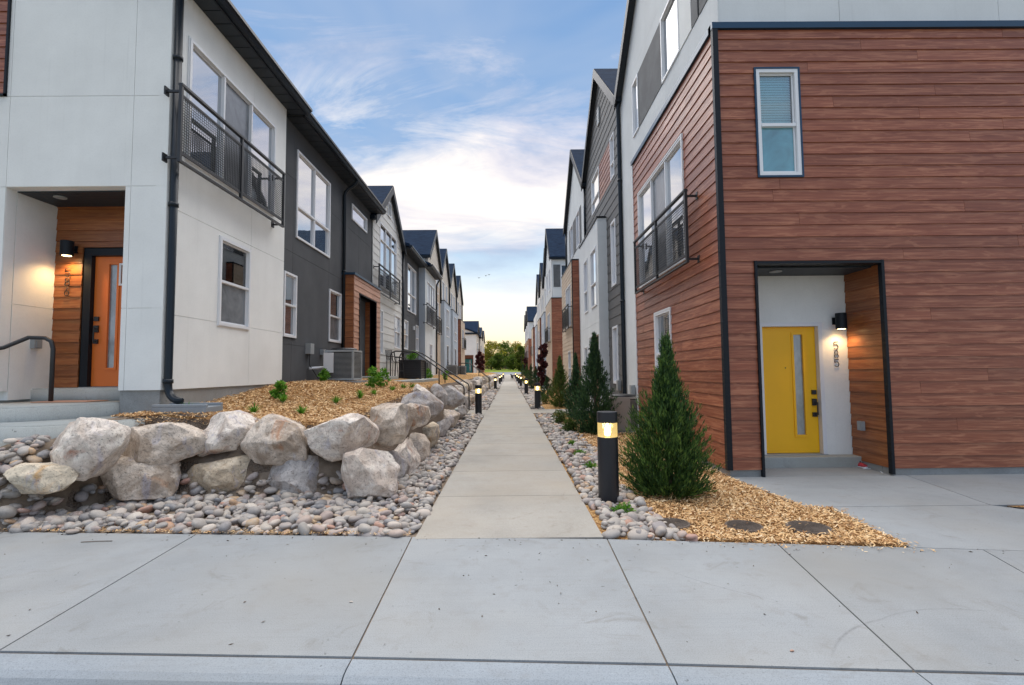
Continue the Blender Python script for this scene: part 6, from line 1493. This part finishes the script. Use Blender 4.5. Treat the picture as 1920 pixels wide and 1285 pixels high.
# small shrubs and tufts
def hit_bed(px, py):
    d = ray(px, py); t = 4.5/d.y
    while t*d.y < 60:
        if H+t*d.z < left_h(t*d.x, t*d.y): break
        t += .01/d.y
    return t*d.x, t*d.y, left_h(t*d.x, t*d.y)
def tuft(x, y, zb, r, h, label, n=46, mat='leaf_grass', cat='plant', name='grass_tuft', group='green tufts in the left mulch bed', wide=.008):
    t = thing(name, (x, y, zb), label, cat, group); V, Q = [], []
    for i in range(n):
        a = RNG.uniform(0, 6.283); sp = RNG.random()**.7; L_ = h*RNG.uniform(.6, 1.15); w_ = wide*RNG.uniform(.7, 1.3); px, py = -math.sin(a)*w_, math.cos(a)*w_; b_ = len(V)
        for k in range(4):
            q = k/3; rad = .01+sp*r*q*(.5+.5*q); z = L_*(q-.38*sp*q*q); ww = (1-q)**.6 if k else .8
            V += [(rad*math.cos(a)+px*ww, rad*math.sin(a)+py*ww, z), (rad*math.cos(a)-px*ww, rad*math.sin(a)-py*ww, z)]
        Q += [(b_+2*k, b_+2*k+1, b_+2*k+3, b_+2*k+2) for k in range(3)]
    fast_mesh('leaves', V, Q, mat, False, t); return t
TU = [(351, 772, 'grass tuft beside the splash block'), (475, 775, 'grass tuft above the third boulder'), (530, 755, 'largest grass tuft, in front of the small bush'), (565, 777, 'grass tuft just above the pale bluish boulder'), (630, 757, 'grass tuft in the middle of the bed'), (675, 748, 'upright tuft right of the middle one'),
      (701, 741, 'spreading tuft near the wall top'), (735, 733, 'dark tuft behind the side boulders'), (757, 729, 'small tuft beyond the slab boulder'), (772, 728, 'last small tuft before the stairs')]
for i, (px, py, lb) in enumerate(TU):
    x, y, z = hit_bed(px, py)
    tuft(x, y, z-.01, .17+.0*i, .17 if i not in (5,) else .24, lb, n=48+(20 if i == 2 else 0), wide=.008+.0006*i)
for px, py, h, lb in ((525, 748, .36, 'small leafy bush standing behind the largest tuft'), (697, 727, .62, 'bushy green plant before the patio step'), (717, 726, .55, 'thin upright green plant beside the bushy one'), (606, 716, .35, 'little green weed by the white pipe'), (803, 711, .55, 'loose yellow-green shrub behind the stair rails'), (836, 712, .5, 'small yellow-green shrub farther along the rails')):
    x, y, z = hit_bed(px, py)
    leafy('small_bush', x, y, z-.02, h, h*.32, lb, 'bush', 'leaf_grass', 420, (.07, .022), trunk=False, group='young bushes in the left bed', clumps=9)
x, y = -3.95, 20.0; leafy('potted_plant', x, y, 2.03, .38, .22, 'bright green plant standing on the black slatted table', 'plant', 'leaf_grass', 300, (.12, .02), trunk=False, clumps=6)
for px, py, lb in ((1169, 962, 'green groundcover plant at the foot of the big bollard'), (1108, 879, 'small green plant among pebbles near the bollard'), (1088, 854, 'small green plant in the middle of the pebble strip'), (1073, 835, 'farthest small green plant in the pebble strip')):
    x, y = Z0(px, py); leafy('groundcover', x, y, .0, .085, .12, lb, 'plant', 'leaf_grass', 420, (.035, .009), trunk=False, group='small plants in the right pebbles', clumps=16)
for px, py, h, lb in ((1048, 796, .42, 'low spiky shrub before the cross path'), (1068, 811, .36, 'low spiky shrub nearer the second juniper'), (1020, 757, .5, 'round yellow-green shrub beside the second bollard')):
    x, y = Z0(px, py); leafy('low_shrub', x, y, .0, h, h*.55, lb, 'shrub', 'leaf_olive', 900, (.09, .010), trunk=False, group='low shrubs in the right bed', clumps=14)
# debris: leaf litter and twigs on the pavement
for px, py, lb in ((135, 1001, 'brown stone lying loose on the pavement edge'),):
    x, y = Z0(px, py); o = bpy.data.objects.new('loose_stone', pme[3]); COL.objects.link(o); o.location = (x, y, .022); o.scale = (.055, .05, .04); tag(o, lb, 'stone')
x, y = Z0(180, 1017); g = G(); g.tube([(x-.13, y-.01, .006), (x, y+.004, .008), (x+.14, y+.012, .006)], .0035, 5); tag(g.build('twig', 'bark'), 'thin twig on the pavement near the pebbles', 'twig')
for px, py, lb in ((1485, 1222, 'small dark pebble on the pavement near the kerb'), (1480, 1040, 'dark crumb beside the right joint'), (658, 1130, 'dark crumb near the left path joint')):
    x, y = Z0(px, py); o = bpy.data.objects.new('crumb', pme[5]); COL.objects.link(o); o.location = (x, y, .005); o.scale = (.012, .008, .008); o.data.materials[0]; tag(o, lb, 'crumb')
n = 170; P = []
while len(P) < n:
    x = RNG.uniform(-4.5, 5.5); y = RNG.uniform(2.8, 4.9)
    if RNG.random() < .5: y = inner(x)-abs(RNG.normal(0, .10))
    if outer(x)+.05 < y < inner(x): P.append((x, y, .004))
D = RNG.normal(0, 1, (n, 3)); D[:, 2] = .08; D /= np.linalg.norm(D, axis=1)[:, None]
tag(blades_mesh('litter', np.array(P), D, RNG.uniform(.008, .035, n), RNG.uniform(.002, .006, n), 'bark'), 'scattered crumbs and dry bits on the pavement near the beds', 'litter', kind='stuff')
# birds
for i, (px, py, lb) in enumerate(((898, 522, 'leftmost tiny bird flying in the sky'), (911, 518, 'middle tiny bird flying in the sky'), (917, 516, 'rightmost tiny bird flying in the sky'))):
    x, z = onY(px, py, 90.); y = 90.; t = .28
    v_ = [(x-t*1.6, y, z+.10), (x-t*.7, y+.05, z+.22), (x, y-.1, z+.03), (x+t*.7, y+.05, z+.22), (x+t*1.6, y, z+.10), (x-t*.6, y-.22, z+.12), (x+t*.6, y-.22, z+.12), (x, y-.45, z+.02), (x, y+.40, z+.04), (x, y-.1, z-.08)]
    f_ = [(0, 1, 5), (1, 2, 5), (2, 3, 6), (3, 4, 6), (2, 5, 7), (2, 7, 6), (5, 1, 8), (2, 8, 1), (2, 3, 8), (9, 7, 5), (9, 6, 7), (9, 8, 5), (9, 8, 6)]
    tag(mesh('bird', v_, f_, 'iron'), lb, 'bird', 'birds over the street')
# dog far down the path: skinned body
def dog(x, y, face, label, s=1.):
    zf_ = far_z(y); J = [((0, 0, .52), .13), ((0, .28, .54), .14), ((0, -.25, .50), .11), ((0, .46, .68), .075), ((0, .58, .78), .085), ((0, .74, .74), .045), ((.09, .28, .32), .045), ((.10, .27, .03), .028), ((-.09, .28, .32), .045), ((-.10, .27, .03), .028), ((.10, -.27, .34), .06), ((.10, -.36, .20), .03), ((.10, -.30, .03), .028), ((-.10, -.27, .34), .06), ((-.10, -.36, .20), .03), ((-.10, -.30, .03), .028), ((0, -.45, .52), .02), ((0, -.62, .40), .014)]
    Ed = [(0, 1), (0, 2), (1, 3), (3, 4), (4, 5), (1, 6), (6, 7), (1, 8), (8, 9), (2, 10), (10, 11), (11, 12), (2, 13), (13, 14), (14, 15), (2, 16), (16, 17)]
    me = bpy.data.meshes.new('dog'); me.from_pydata([tuple(c*s for c in j[0]) for j in J], Ed, []); o = bpy.data.objects.new('dog', me); COL.objects.link(o)
    m_ = o.modifiers.new('s', 'SKIN'); 
    for i, j in enumerate(J): me.skin_vertices[0].data[i].radius = (j[1]*s, j[1]*s)
    me.skin_vertices[0].data[0].use_root = True; o.modifiers.new('u', 'SUBSURF').levels = 1
    dg = bpy.context.evaluated_depsgraph_get(); me2 = bpy.data.meshes.new_from_object(o.evaluated_get(dg)); bpy.data.objects.remove(o)
    o = bpy.data.objects.new('dog', me2); COL.objects.link(o); me2.materials.append(MT['iron']); o.location = (x, y, zf_); o.rotation_euler = (0, 0, face); tag(o, label, 'dog')
try: dog(.48, 86., math.radians(160), 'black dog standing far down the path beside the right bollards'); dog(.85, 90., math.radians(100), 'second black dog just behind the first, by the farthest bollards')
except Exception as e: print('dog', e)
